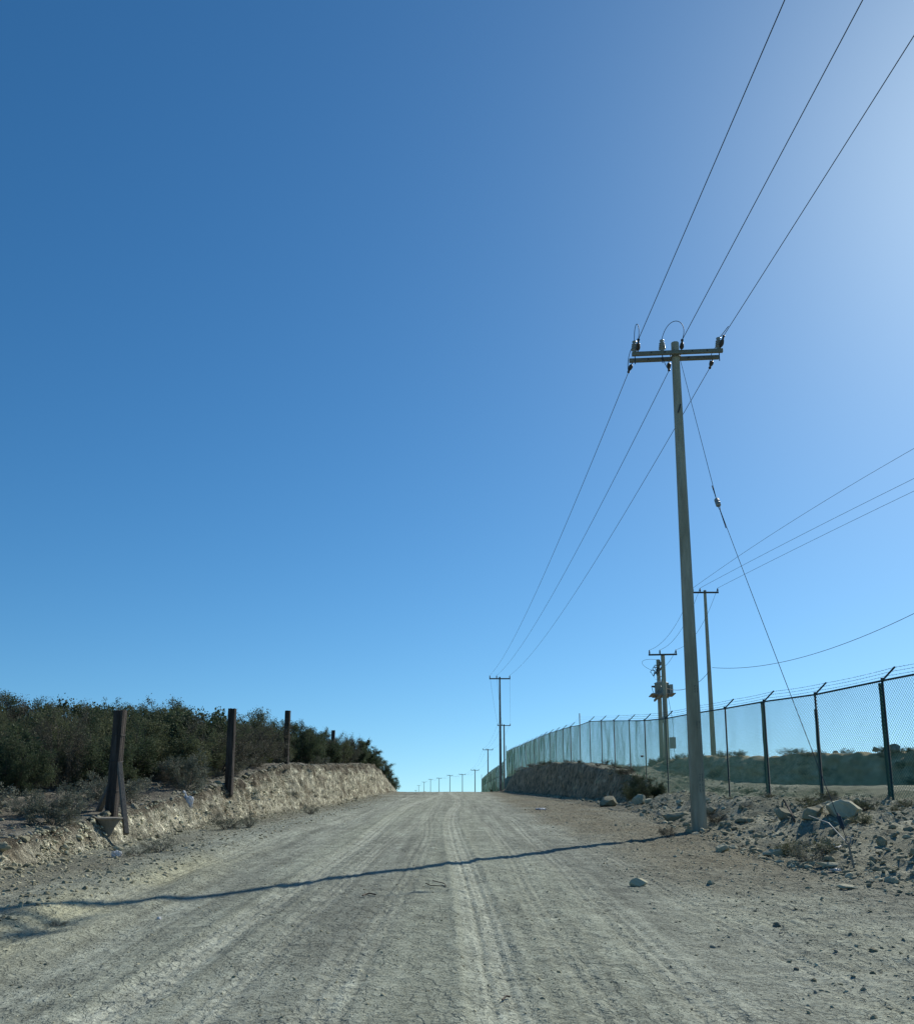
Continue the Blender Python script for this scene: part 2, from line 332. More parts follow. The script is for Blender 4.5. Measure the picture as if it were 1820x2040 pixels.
def H(x, y, detail=True):
    x = np.asarray(x, float); y = np.asarray(y, float)
    p = P(y); xl = XL(y); xr = XR(y)
    z = p.copy()
    # left cut and the scrub terrace above it
    tl = TL(y); wl = WL(y); s = (xl - x)
    lf = sm(s / wl)
    inner = tl - p + 0.07 * np.clip(s - wl, 0, 9) + 0.012 * np.clip(s - wl - 9, 0, 60)
    inner = np.where(y > 88, np.clip(inner, None, tl - p + .5), inner)
    z = z + np.where(s > 0, lf * inner, 0)
    # right toe / cut / fence terrace
    r = x - xr; wf = WF(y); tr = TR(y)
    fz = F(y) * (1 - sm((x - 9.5) / 3.5)) + G(y) * sm((x - 9.5) / 3.5)
    z = z + np.where(r > 0, (tr - p) * sm(r / wf) + (fz - tr) * sm((r - wf) / 2.6), 0)
    if not detail: return z
    near = np.clip(1.2 - y / 200, 0, 1)
    z = z + 0.05 * fbm(x * .35, y * .2, 3, 11) * near
    road = (s < 0) & (r < 0)
    dust, dz = road_fields(x, y)
    dz = dz + .007 * tread_lines(x, y)
    edge = sm((-s) / .5) * sm((-r) / .5)
    z = z + dz * edge * np.clip(1 - y / 110, 0, 1) * (np.abs(y) < 400)
    # low windrow left of the driven part
    ex = -3.05 + 0.25 * fbm(y * .25, y * 0, 3, 8)
    z = z + 0.05 * np.exp(-((x - ex) / .16) ** 2) * (0.4 + vnoise(y * .6, y * 0, 4)) * near + 0.13 * sm((ex - x + .1) / .9) * sm((40 - y) / 20) * near * (s < 0)
    z = z + np.where(s >= 0, 0.13 * sm((40 - y) / 20) * (1 - lf) * near, 0)
    rough_r = sm((x - 2.0 - .5 * fbm(x * .2, y * .3, 2, 77)) / 1.2)          # loose ground right of the tracks
    rough_l = sm((-3.2 - x) / .5)
    z = z + (0.010 + 0.045 * rough_r + 0.022 * rough_l) * fbm(x * 2.6, y * 2.6, 5, 21, .68) * near
    z = z + rough_r * 0.03 * np.maximum(0, fbm(x * 9, y * 9, 3, 23, .6) - .12) * near * (y < 30)
    rub = sm((r + .2) / .8) * sm((46 - y) / 8)
    z = z + rub * (0.18 * fbm(x * .9, y * .8, 3, 31) + 0.15 * np.abs(fbm(x * 2.6, y * 2.6, 5, 33, .65))) * (1 - .6 * sm((x - 9) / 2))
    # heaps of spoil between the near pole and the fence
    for hx, hy, hr, hh in ((6.5, 17.5, 1.1, .28), (7.3, 23.5, 1.3, .25), (5.9, 13.6, .7, .18), (6.8, 29, 1.5, .3), (7.4, 34.0, 1.4, .3), (6.6, 24.6, .9, .2)):
        z = z + .6 * hh * np.exp(-(((x - hx) / hr) ** 2 + ((y - hy) / (hr * 1.5)) ** 2))
    up = np.maximum(sm((s - .3) / .8), sm((r - .5) / 1.0) * sm((y - 40) / 8))
    z = z + up * (0.07 * fbm(x * .8, y * .8, 3, 41) + 0.05 * fbm(x * 3, y * 3, 4, 43, .6)) * near
    return z
def gz(x, y): return float(H(np.array([float(x)]), np.array([float(y)]))[0])
def hit(px, py, y0=4.0, y1=140.0):      # where the sight line of a photo point meets the ground
    ys = np.linspace(y0, y1, 6000); a, b = ray(px, py)
    d = EYE + b * ys - H(a * ys, ys)
    k = np.argmax(d < 0)
    if d[k] >= 0: k = len(ys) - 1
    y = ys[k]
    return Vector((a * y, y, gz(a * y, y)))

def albedo(x, y, z):
    n = len(x); C = np.zeros((n, 3))
    p = P(y); s = XL(y) - x; r = x - XR(y)
    def mix(C, c, w): return C * (1 - w[:, None]) + np.array(c)[None] * w[:, None]
    C[:] = (0.275, 0.292, 0.238)
    big = fbm(x * .35, y * .18, 4, 51)
    C *= (1 + .30 * big + .22 * fbm(x * 1.6, y * .8, 4, 52, .6))[:, None]
    streak = .6 * fbm(x * 7, y * .22, 4, 53, .6) + .6 * fbm(x * 16, y * .35, 2, 54, .6)          # long faint wheel streaks
    dust, _ = road_fields(x, y)
    onroad = sm((x + 3.4) / .5) * sm((2.6 - x) / 1.2)
    C *= (1 + .46 * streak * (0.25 + .75 * onroad))[:, None]
    C = mix(C, (0.46, 0.475, 0.395), np.clip(dust * (1 + .5 * streak), 0, 1) * .75)
    tl_ = tread_lines(x, y)
    C *= (1 + .38 * tl_)[:, None]
    tr = np.clip(sm((x + 2.7) / .6) * sm((1.9 - x) / .8) * (.55 + 1.0 * fbm(x * .9, y * .1, 3, 57)), 0, 1)
    C = mix(C, (0.35, 0.375, 0.29), tr * .6)
    # yellowish dust strip left, gravel beyond
    yl = np.exp(-((x + 3.6 + .2 * fbm(y * .3, x, 3, 61)) / .5) ** 2) * np.clip(.75 + fbm(x * 1.2, y * .6, 3, 63), 0, 1) * sm((18 - y) / 8)
    C = mix(C, (0.42, 0.41, 0.27), yl * .8)
    gl = sm((-3.9 - x) / .7)
    C = mix(C, (0.205, 0.20, 0.15), gl * np.clip(.75 + .6 * fbm(x * 1.1, y * .5, 4, 65), 0, 1))
    gr = sm((x - 1.9 - .6 * fbm(x * .2, y * .35, 3, 67)) / 1.0) * sm((y - 7) / 7)
    C = mix(C, (0.19, 0.178, 0.125), gr * np.clip(.85 + .7 * fbm(x * .8, y * .6, 4, 69), 0, 1))
    pr = sm((x - 1.6) / 1.0) * sm((12 - y) / 5)
    C = mix(C, (0.37, 0.39, 0.30), pr * np.clip(.5 + .9 * fbm(x * .9, y * .8, 4, 71), 0, 1))
    # spoil slope at right
    rb = sm(r / .6)
    C = mix(C, (0.24, 0.24, 0.175), rb)
    C = mix(C, (0.37, 0.37, 0.28), rb * np.clip(.25 + 1.2 * fbm(x * 1.4, y * 1.4, 4, 73), 0, 1))
    gn = rb * sm((x - 6.5) / 2) * np.clip(.1 + 1.6 * fbm(x * .7, y * .7, 4, 75), 0, 1)
    C = mix(C, (0.13, 0.145, 0.085), gn * .7)
    # right cut
    cut = sm(r / .15) * sm((WF(y) + .1 - r) / .2) * sm((y - 40) / 4)
    C = mix(C, (0.66, 0.53, 0.35), cut)
    C *= (1 + cut * .5 * fbm(y * 2.2, z * 1.5, 4, 87, .65))[:, None]
    # left cut: pale caliche with dark pockets
    wl = WL(y)
    lc = sm(s / .12) * sm((wl + .12 - s) / .15)
    C = mix(C, (0.74, 0.71, 0.54), lc)
    vf = fbm(y * 3.1, z * 1.6, 4, 81, .65); vf2 = fbm(y * 1.0, z * 3.4, 3, 83)
    C = mix(C, (0.27, 0.225, 0.155), lc * np.clip(.05 + 1.6 * vf + .9 * vf2, 0, 1) * .85)
    hrel = (z - p) / np.maximum(TL(y) - p, .2)
    C = mix(C, (0.15, 0.125, 0.095), lc * sm((hrel - .72 + .25 * vf2) / .2) * .8)
    # terrace soil with dark litter
    lt = sm((s - wl) / .35)
    C = mix(C, (0.135, 0.125, 0.100), lt)
    C = mix(C, (0.26, 0.235, 0.19), lt * np.clip(.05 + 1.3 * fbm(x * 1.6, y * 1.6, 4, 85), 0, 1))
    return np.clip(C, 0.02, .8)

# rows get longer with distance, columns are dense where the banks break
ys = [-60, -40, -25, -15, -8, -3, 0, 2, 3, 4]
y = 4.6
while y < 110: ys.append(y); y += max(0.028, 0.0068 * y)
while y < 4500: ys.append(y); y *= 1.03
ys = np.array(ys); nr = len(ys)
def cosp(a, b, n): return np.linspace(a, b, n, endpoint=False)
xl = XL(ys)[:, None]; xr = XR(ys)[:, None]; wl = WL(ys)[:, None]; wf = WF(ys)[:, None]
seg = []
f1 = (1 - np.linspace(0, 1, 40, endpoint=False)) ** 3
seg.append(xl - wl - 11 - 1500 * f1[None] * np.clip(ys[:, None] / 300 + .12, .12, 2.5))
t = cosp(0, 1, 130)[None]; seg.append((xl - wl - 11) + t * 11)
t = cosp(0, 1, 34)[None]; seg.append((xl - wl) + t * wl)
nL = sum(a.shape[1] for a in seg)
t = cosp(0, 1, 520)[None]; seg.append(xl + t * (xr - xl))
nR = sum(a.shape[1] for a in seg)
t = cosp(0, 1, 40)[None]; seg.append(xr + t * wf)
t = cosp(0, 1, 110)[None]; seg.append(xr + wf + t * 7)
f2 = np.linspace(0, 1, 60) ** 3
seg.append(xr + wf + 7 + f2[None] * (30 + 1500 * np.clip(ys[:, None] / 300, 0, 2.5)) + np.linspace(0, 22, 60)[None])
X = np.concatenate(seg, 1); nc = X.shape[1]; Y = np.repeat(ys[:, None], nc, 1)
Z = H(X.ravel(), Y.ravel()).reshape(X.shape)
# rough, fluted cut faces (real relief)
s_ = (XL(Y) - X) / WL(Y); m = sm(s_ / .2) * sm((1.25 - s_) / .3) * np.clip((TL(Y) - P(Y)) / 1.0, .35, 1.2)
fl = 0.22 * fbm(Y * 1.6, Z * .5, 3, 101) + 0.22 * fbm(Y * 4.6, Z * 1.4, 4, 103, .65) + 0.10 * fbm(Y * 11, Z * 9, 3, 105)
X2 = X + m * fl * .8; Z = Z + m * .05 * fbm(X * 7, Y * 7, 3, 107)
FACE = sm(s_ / .1) * sm((1.15 - s_) / .15)
r_ = (X - XR(Y)) / WF(Y); m = sm(r_ / .2) * sm((1.25 - r_) / .3) * sm((Y - 40) / 5) * sm((95 - Y) / 5)
FACE = np.maximum(FACE, sm(r_ / .1) * sm((1.2 - r_) / .2) * sm((Y - 38) / 5))
X2 = X2 + m * (0.25 * fbm(Y * .9, Z * .6, 3, 111) + 0.12 * fbm(Y * 3.5, Z * 1.8, 4, 113, .6))
ALB = albedo(X.ravel(), Y.ravel(), Z.ravel()).reshape(nr, nc, 3)
def sheet(name, c0, c1, label, cat):
    k = c1 - c0 + 1
    V = np.stack([X2[:, c0:c1 + 1], Y[:, c0:c1 + 1], Z[:, c0:c1 + 1]], -1).reshape(-1, 3)
    i = np.arange(nr - 1)[:, None] * k; j = np.arange(k - 1)[None]
    f = np.stack([i + j, i + j + 1, i + k + j + 1, i + k + j], -1).reshape(-1, 4)
    mb = MB(); mb.add(V, f); o = mb.build(name, M_soil, smooth=True)
    a = o.data.color_attributes.new('albedo', 'FLOAT_COLOR', 'POINT')
    A = np.ones((len(V), 4)); A[:, :3] = ALB[:, c0:c1 + 1].reshape(-1, 3); A[:, 3] = FACE[:, c0:c1 + 1].ravel()
    a.data.foreach_set('color', A.ravel())
    return tag(o, label, cat, kind='structure')
sheet('left_bank', 0, nL, 'pale cut earth bank and scrub terrace left of the dirt road', 'bank')
sheet('dirt_road', nL, nR, 'rutted pale dirt road running up to the crest', 'road')
sheet('right_bank', nR, nc - 1, 'rubble slope and shaded cut bank right of the dirt road', 'bank')

# berm beyond the fence
def berm():
    ax = np.array([(13.6, 66), (14.6, 60), (16.8, 55.5), (19.6, 50.5), (22.4, 45), (26, 37), (31, 28), (38, 16)], float)
    n = 260; t = np.linspace(0, len(ax) - 1, n); i = np.minimum(t.astype(int), len(ax) - 2); f = t - i
    pth = ax[i] * (1 - f)[:, None] + ax[i + 1] * f[:, None]
    for _ in range(12): pth[1:-1] = (pth[:-2] + pth[1:-1] * 2 + pth[2:]) / 4
    tan = np.gradient(pth, axis=0); tan /= np.linalg.norm(tan, axis=1)[:, None]
    nrm = np.stack([tan[:, 1], -tan[:, 0]], 1)          # towards the road / camera
    nrm *= np.sign((nrm * (-pth)).sum(1))[:, None]
    k = 60; q = np.linspace(-1, 1, k)
    wfront, wback = 1.5, 3.5
    V = np.zeros((n, k, 3))
    along = np.cumsum(np.r_[0, np.linalg.norm(np.diff(pth, axis=0), axis=1)])
    top = 3.16 + 0.22 * fbm(along * .5, along * 0, 3, 121) + .22 * np.abs(fbm(along * 1.7, along * 0, 3, 122))
    top = top + .18 * np.exp(-((along - 34) / 1.8) ** 2)
    top = top * 1.0
    ramp = sm(along / 5.0)
    for j, qq in enumerate(q):
        off = np.where(qq < 0, qq * wback, qq * wfront)
        prof = 1 - sm((abs(qq) - .12) / .88)
        xy = pth + nrm * off
        base = H(xy[:, 0], xy[:, 1]) - .12
        zt = base + (np.maximum(top - base, 0.02)) * prof * (0.35 + .65 * ramp)
        rough = prof * (1 - prof) * 4
        xy = xy + nrm * (rough * (.55 * fbm(along * .8, zt * 1.2, 3, 125) + .30 * fbm(along * 2.5, zt * 3, 4, 127, .65)))[:, None]
        V[:, j, 0] = xy[:, 0]; V[:, j, 1] = xy[:, 1]; V[:, j, 2] = zt + .05 * fbm(xy[:, 0] * 3, xy[:, 1] * 3, 3, 129) * prof
    global BERM
    BERM = V
    i = np.arange(n - 1)[:, None] * k; j = np.arange(k - 1)[None]
    f = np.stack([i + j, i + j + 1, i + k + j + 1, i + k + j], -1).reshape(-1, 4)
    mb = MB(); mb.add(V.reshape(-1, 3), f)
    m_ = mat('berm_soil', (0.37, 0.32, 0.19), 0.95, 0.1, var=0.45, scale=2.5, bump=0.16, bscale=4, col2=(0.45, 0.41, 0.27))
    return tag(mb.build('earth_berm', m_, smooth=True), 'long dark bulldozed earth berm beyond the mesh fence', 'berm', kind='structure')
berm()

# ------------------------------------------------------------------ stones
rng = np.random.default_rng(7)
def rock_arrays(sub, seed, flat=.75, planes=9, noise=.12):
    rr = random.Random(seed)
    bm = bmesh.new(); bmesh.ops.create_icosphere(bm, subdivisions=sub, radius=1.0)
    pl = []
    for _ in range(planes):
        d = Vector((rr.gauss(0, 1), rr.gauss(0, 1), rr.gauss(0, 1))).normalized(); pl.append((d, rr.uniform(.55, .85)))
    sx, sy, sz = rr.uniform(.8, 1.3), rr.uniform(.65, 1.1), flat * rr.uniform(.6, 1.0)
    for v in bm.verts:
        for d, h in pl:
            e = v.co.dot(d) - h
            if e > 0: v.co -= d * e
    V = np.array([tuple(v.co) for v in bm.verts])
    V = V * (1 + noise * fbm(V[:, 0] * 2.1 + V[:, 2] * 1.7 + seed, V[:, 1] * 2.1 - V[:, 2] * 1.3, 3, seed))[:, None]
    V = V * np.array([sx, sy, sz]); V /= np.abs(V).max(0)[:2].mean()
    Fc = np.array([[w.index for w in f.verts] for f in bm.faces]); bm.free()
    return V, Fc
lo = [rock_arrays(1, 200 + k) for k in range(8)]
md = [rock_arrays(2, 300 + k) for k in range(8)]
hi_meshes = []
for k in range(12):
    V, Fc = rock_arrays(3, 400 + k, noise=.18); mb = MB(); mb.add(V, Fc)
    hi_meshes.append([mb.mesh('stone', mm) for mm in (M_stone, M_stone_p, M_stone_d)])

pop = []     # x, y, size, zone
def scatter(n, xf, yf, smin, smax, power, zone):
    yy = yf(rng.random(n)); xx = xf(yy, rng.random(n))
    ss = smin * (smax / smin) ** (rng.random(n) ** power)
    pop.append(np.stack([xx, yy, ss, np.full(n, zone)], 1))
logy = lambda a, b: (lambda u: a * (b / a) ** u)
scatter(2600, lambda y, u: XR(y) - .25 + 4.2 * u ** 1.1, logy(10.5, 46), .020, .105, 3.8, 0)      # rubble slope
scatter(200, lambda y, u: XR(y) - .3 + 1.1 * u, logy(11.5, 44), .03, .10, 2.6, 0)                # toe of the slope
scatter(6500, lambda y, u: XR(y) - .3 + 4.6 * u, logy(7, 44), .012, .04, 1.6, 0)
scatter(7500, lambda y, u: 1.9 + (XR(y) - 1.9) * u ** .8, logy(5.2, 45), .005, .024, 2.8, 1)     # loose stones on the right of the road
scatter(45, lambda y, u: 2.0 + (XR(y) - 2.0) * u ** .8, logy(6.5, 40), .03, .06, 2.4, 1)
scatter(2200, lambda y, u: -3.3 + 5.4 * u, logy(5.2, 50), .005, .017, 2.2, 2)                    # road
scatter(5500, lambda y, u: XL(y) + .1 + (-3.6 - XL(y)) * u ** 1.4, logy(7, 60), .008, .035, 2.4, 3)   # left gravel
scatter(110, lambda y, u: XL(y) + .45 * u - .05, logy(9, 75), .03, .09, 2.2, 3)
scatter(5200, lambda y, u: XL(y) - WL(y) - .05 - 7.0 * u ** 1.2, logy(9.5, 45), .015, .06, 2.2, 4)     # terrace
scatter(150, lambda y, u: XL(y) - WL(y) * (1.15 - .25 * u), logy(9.5, 80), .03, .11, 2.0, 4)
scatter(4500, lambda y, u: XL(y) - WL(y) * u, logy(9.5, 60), .010, .045, 2.4, 5)
scatter(700, lambda y, u: XR(y) + WF(y) * (0.8 + .3 * u), logy(42, 86), .02, .06, 2.2, 6)
scatter(1800, lambda y, u: XR(y) - .9 + 1.0 * u, logy(40, 88), .03, .11, 2.4, 6)
pop = np.concatenate(pop)
# keep the concrete footing of the near pole and the wheel tracks free of big stones
d = np.hypot(pop[:, 0] - 5.27, pop[:, 1] - 20.3); pop = pop[d > .34]
zz = H(pop[:, 0], pop[:, 1])
app = pop[:, 2] / pop[:, 1]
vis = (np.abs(pop[:, 0] / pop[:, 1]) < .50) & (pop[:, 1] > 5.6)
order = np.argsort(-app * vis)
NIND = 270
ind = set(order[:NIND].tolist())
zlab = {0: ('pale stone in the rubble slope between the near concrete pole and the fence', 'stones of the rubble slope'),
        1: ('small loose stone on the gravelly right side of the dirt road', 'loose stones right of the tracks'),
        2: ('small pebble lying among the wheel tracks of the dirt road', 'pebbles on the road'),
        3: ('small stone lying at the foot of the pale cut bank on the left', 'stones at the foot of the left bank'),
        4: ('weathered stone on the scrub terrace above the pale left bank', 'stones on the scrub terrace'),
        5: ('stone sticking out of the pale face of the left bank', 'stones in the left bank face'),
        6: ('stone along the shaded cut bank on the right', 'stones along the shaded bank')}
stuffs = {}
for i in range(len(pop)):
    x, y, s, zn = pop[i]; zn = int(zn)
    if zn == 4: shade = 2 if rng.random() < .72 else 0
    elif zn == 1: shade = (0, 1, 1, 2)[min(3, int(rng.random() * 3.3))]
    elif zn == 5: shade = 1
    else: shade = 1 if rng.random() < .28 else 0
    a = rng.random() * 6.28
    if i in ind:
        o = bpy.data.objects.new('stone', hi_meshes[int(rng.random() * 12)][shade]); col.objects.link(o)
        o.location = (x, y, zz[i] + s * .12); o.scale = (s, s, s)
        o.rotation_euler = (rng.normal() * .3, rng.normal() * .3, a)
        lb = zlab[zn][0]
        if zn == 0: lb = ('grey', 'pale', 'dark')[shade] + ' stone in the rubble ' + ('left of the near concrete pole' if x / y < .262 else 'between the near pole and the boulder pair' if x / y < .39 else 'around the guy wire anchor' if y < 17 else 'right of the boulder pair')
        elif zn == 1: lb = lb.replace('small', 'small ' + ('grey', 'pale', 'dark')[shade])
        tag(o, lb, 'stone', zlab[zn][1])
    else:
        V, Fc = (md if (s / y > .0022) else lo)[int(rng.random() * 8)]
        c, sn = math.cos(a), math.sin(a)
        W = np.stack([V[:, 0] * c - V[:, 1] * sn, V[:, 0] * sn + V[:, 1] * c, V[:, 2]], 1)
        tl_ = rng.normal() * .35; W[:, 2] += W[:, 0] * tl_
        W = W * s + np.array([x, y, zz[i] + s * .06])
        stuffs.setdefault(shade, MB()).add(W, Fc)
for sh, nm, mm, lb in ((0, 'gravel', M_stone, 'grey gravel and small stones strewn beside the dirt road'), (1, 'pale_gravel', M_stone_p, 'pale limestone chips strewn over slopes and road edges'), (2, 'dark_gravel', M_stone_d, 'dark weathered gravel on the scrub terrace and verge')):
    tag(stuffs[sh].build(nm, mm), lb, 'gravel', kind='stuff')

def boulder(name, px, py, y, sx, sy, sz, label, seed, mm=M_stone, rz=0.0, pos=None, sink=.25):
    p = pos if pos is not None else (hit(px, py) if y is None else at(px, py, y))
    V, Fc = rock_arrays(4, seed, flat=1.0, planes=14, noise=.10)
    V = V * (1 + .035 * fbm(V[:, 0] * 6 + V[:, 2] * 5, V[:, 1] * 6 - V[:, 2] * 4, 3, seed))[:, None]
    mb = MB(); mb.add(V * np.array([sx, sy, sz]), Fc)
    o = mb.build(name, mm, smooth=False); o.location = (p.x, p.y, gz(p.x, p.y) + sz * (1 - sink * 2)); o.rotation_euler = (0, 0, rz)
    return tag(o, label, 'boulder')
boulder('boulder', 1682, 1621, None, .36, .28, .19, 'large smooth boulder below the fence, right one of a pair', 501, M_stone_p, .1, sink=.36)
boulder('boulder', 1618, 1628, None, .22, .20, .20, 'squat rough boulder below the fence, left one of a pair', 502, M_stone, .5, sink=.36)
boulder('boulder', 1272, 1594, 35.0, .30, .28, .30, 'pale rounded boulder at the end of the shaded cut bank', 503, M_stone_p, .3)
boulder('boulder', 1292, 1596, 34.0, .17, .2, .20, 'smaller pale block just right of the rounded boulder by the shaded bank', 513, M_stone_p, .9)
boulder('boulder', 1212, 1600, 36.0, .42, .35, .34, 'grey angular boulder left of the pale one at the shaded bank foot', 504, M_stone, 1.0)
boulder('boulder', 1272, 1765, None, .10, .085, .07, 'lone pale stone on the dirt, right of the road centre and below the near pole', 505, M_stone_p, .2)
boulder('boulder', 1353, 1602, None, .16, .14, .13, 'round pale rock on the slope left of the near concrete pole', 506, M_stone_p, .7)
boulder('boulder', 1412, 1622, None, .17, .2, .16, 'rounded rock touching the right side of the near concrete pole', 507, M_stone, .1)
boulder('boulder', 1343, 1634, None, .34, .2, .15, 'long slanting rock on the slope just left of the near pole', 508, M_stone, -.5)
boulder('boulder', 1545, 1706, None, .20, .13, .09, 'flat pale slab at the toe of the rubble between pole and anchor rod', 509, M_stone_p, .2)
boulder('boulder', 1438, 1697, None, .13, .11, .09, 'pale cracked stone on the toe of the rubble, right of the near pole', 510, M_stone_p, .6)
boulder('boulder', 1655, 1728, None, .17, .10, .055, 'flat light slab beside the guy wire anchor rod', 511, M_stone_p, .1)
boulder('boulder', 1690, 1772, None, .12, .07, .05, 'bright white slab in front of the anchor rod', 512, M_stone_p, -.2)
boulder('boulder', 1480, 1640, None, .20, .15, .10, 'low grey rock half buried in the slope right of the near pole', 514, M_stone, .2)
boulder('boulder', 1558, 1630, None, .15, .12, .12, 'small rock on the heap between the near pole and the boulder pair', 515, M_stone, .2)
def onberm(px, py, y): return at(px, py, y)
for px, py, y, s, lb, sd in ((1742, 1493, 47.5, .19, 'round boulder perched on the crest of the berm', 520), (1663, 1500, 50.5, .20, 'low boulder on the crest of the berm, left of the round one', 521),
                            (1782, 1491, 45.5, .33, 'jagged rock pile on the berm at the right edge of the view', 522)):
    p = at(px, py, y); V, Fc = rock_arrays(3, sd, flat=1.0); mb = MB(); mb.add(V * s, Fc)
    o = mb.build('boulder', M_stone_d); o.location = p; tag(o, lb, 'boulder')
boulder('stone', 155, 1672, None, .11, .07, .05, 'flat tan stone on the lip of the left bank near the grey shrub', 530, M_stone_p, .3)
boulder('stone', 48, 1676, None, .09, .07, .05, 'brownish flat stone on the lip of the left bank at the left edge', 531, M_stone, .1)
boulder('stone', 4, 1697, None, .10, .08, .08, 'tan block at the very left edge of the bank', 532, M_stone, .1)

# ------------------------------------------------------------------ overhead line
def insul_prof(h=.30, r=.06, n=4):      # ribbed pin insulator
    pr = [(r * .45, 0), (r * .5, h * .12)]
    for k in range(n):
        z = h * (.15 + .62 * k / n); dz = h * .62 / n
        pr += [(r * .55, z), (r * (1 - .06 * k), z + dz * .25), (r * (.97 - .06 * k), z + dz * .5), (r * .5, z + dz * .85)]
    return pr + [(r * .4, h * .80), (r * .62, h * .86), (r * .6, h * .95), (r * .3, h)]
POLES = []      # wire attachment points of each pole in line: left, middle, right
def octa_shaft(base, top, r0, r1, rot=0.0, sides=8):
    mb = MB(); n = 14
    pts = [Vector(base).lerp(Vector(top), k / (n - 1)) for k in range(n)]
    rad = [r0 + (r1 - r0) * k / (n - 1) for k in range(n)]
    mb.tube(pts, rad, sides, True, rot); return mb

# --- the near pole
PX, PY = 5.27, 20.3
pb = gz(PX, PY); ptop = at(1344, 683, PY).z
near = empty('utility_pole', (PX, PY, pb), 'tall near octagonal concrete utility pole on the rubble right of the road, with double crossarm', 'utility pole', 'utility poles along the road')
lean = at(1344, 683, PY).x - at(1393, 1655, PY).x
LX = lean if abs(lean) < .3 else 0.0
sh = octa_shaft((0, 0, -.25), (LX, 0, ptop - pb), .172, .092, math.pi / 8)
sh.build('shaft', M_conc, near)
def PT(dx, dy, z): return Vector((PX + LX * (z - pb) / (ptop - pb) + dx, PY + dy, z))
def loc(v): return tuple(Vector(v) - Vector((PX, PY, pb)))
zarm = at(1344, 703, PY - .16).z
YAW = R(-5)
def armpt(t, dy, z): return PT(t * math.cos(YAW) - dy * math.sin(YAW) * 0, dy + t * math.sin(YAW), z)
def bar(mb, a, b, w, h):
    a = Vector(a); b = Vector(b); d = b - a; q = d.to_track_quat('X', 'Z').to_matrix()
    mb.box(tuple((a + b) / 2), (d.length, w, h), q, .006)
ZA = at(1344, 702, PY - .17).z; ZB = ZA
for dy in (-.17, .17):
    mb = MB(); bar(mb, loc(armpt(-1.07, dy, ZA)), loc(armpt(1.07, dy, ZA)), .085, .088)
    a = mb.build('crossarm', M_arm, near)
    mb = MB()
    for t in (-.62, -.30, .34, .70): mb.lathe([(.014, 0), (.014, .012)], loc(armpt(t, dy - .051, ZA)), (0, -1, 0), 6)
    mb.build('bolt', M_poly, a)
ins = []
for t in (-1.0, -.35, .98):
    base = armpt(t, -.17, ZA + .044); mb = MB(); mb.lathe(insul_prof(.30, .085), loc(base), seg=16)
    o = mb.build('pin_insulator', M_porc, near, True); ins.append(base + Vector((0, 0, .30)))
    mb = MB(); mb.tube([loc(base + Vector((0, 0, -.30))), loc(base + Vector((0, 0, -.1)))], .012, 6); mb.build('pin', M_poly, o)
def strain(p, q, bell=.05):
    """dead-end clamp from p (on the arm) to q (where the wire starts)"""
    p = Vector(p); q = Vector(q); d = (q - p); L = d.length
    mb = MB(); mb.lathe([(.012, 0), (.014, L * .16), (.03, L * .2), (bell, L * .30), (bell * 1.1, L * .42), (bell * .95, L * .55), (bell * .8, L * .66), (.026, L * .72), (.022, L * .9), (.034, L * .93), (.034, L)], loc(p), d, 12)
    return mb.build('strain_insulator', M_poly, near, True)
# towards the second pole (lower ends) and towards the viewer (upper ends)
fwd_q = [at(1251, 742, PY + .50), at(1332, 738, PY + .50), at(1413, 733, PY + .50)]
fwd_p = [armpt(t, .18, ZA - .06) for t in (-1.0, -.12, .92)]
back_q = [at(1271, 676, PY - .50), at(1358, 677, PY - .50), at(1441, 668, PY - .50)]
back_p = [armpt(t, -.18, ZA + .03) for t in (-.93, .10, 1.0)]
for p, q in zip(fwd_p, fwd_q): strain(p, q)
for p, q in zip(back_p, back_q): strain(p, q)
def bez(pts, n=24):
    pts = [Vector(p) for p in pts]; out = []
    for k in range(n + 1):
        t = k / n; L = list(pts)
        while len(L) > 1: L = [L[i].lerp(L[i + 1], t) for i in range(len(L) - 1)]
        out.append(L[0])
    return out
def jumper(pts, r=.008):
    mb = MB(); mb.tube([loc(p) for p in bez(pts)], r, 6); mb.build('jumper_wire', M_wire, near, True)
yj = PY - .3
jumper([ins[0], at(1262, 630, yj), at(1276, 640, yj), back_q[0]])
jumper([ins[1], at(1330, 620, yj), at(1374, 635, yj), back_q[1]])
jumper([ins[2], at(1428, 680, yj), at(1446, 655, yj), at(1450, 650, yj)], .009)
jumper([fwd_q[0], at(1248, 725, PY), at(1252, 695, PY), ins[0] - Vector((0, 0, .12))])
jumper([fwd_q[1], at(1325, 730, PY + .1), at(1314, 705, PY), ins[1] - Vector((0, 0, .12))])
jumper([fwd_q[2], at(1413, 715, PY + .2), at(1412, 700, PY), at(1430, 690, yj), ins[2] - Vector((0, 0, .1))])
mb = MB()
for z in (ZA + .02, ZA - .05):
    mb.tube([loc(PT(.12 * math.cos(a), .12 * math.sin(a), z)) for a in np.linspace(0, 2 * math.pi, 20)], .012, 6)
mb.build('clamp_band', M_arm, near)
mb = MB(); bar(mb, loc(at(1350, 822, PY - .14)), loc(at(1355, 805, PY - .12)), .02, .03); mb.build('step_bolt', M_poly, near)
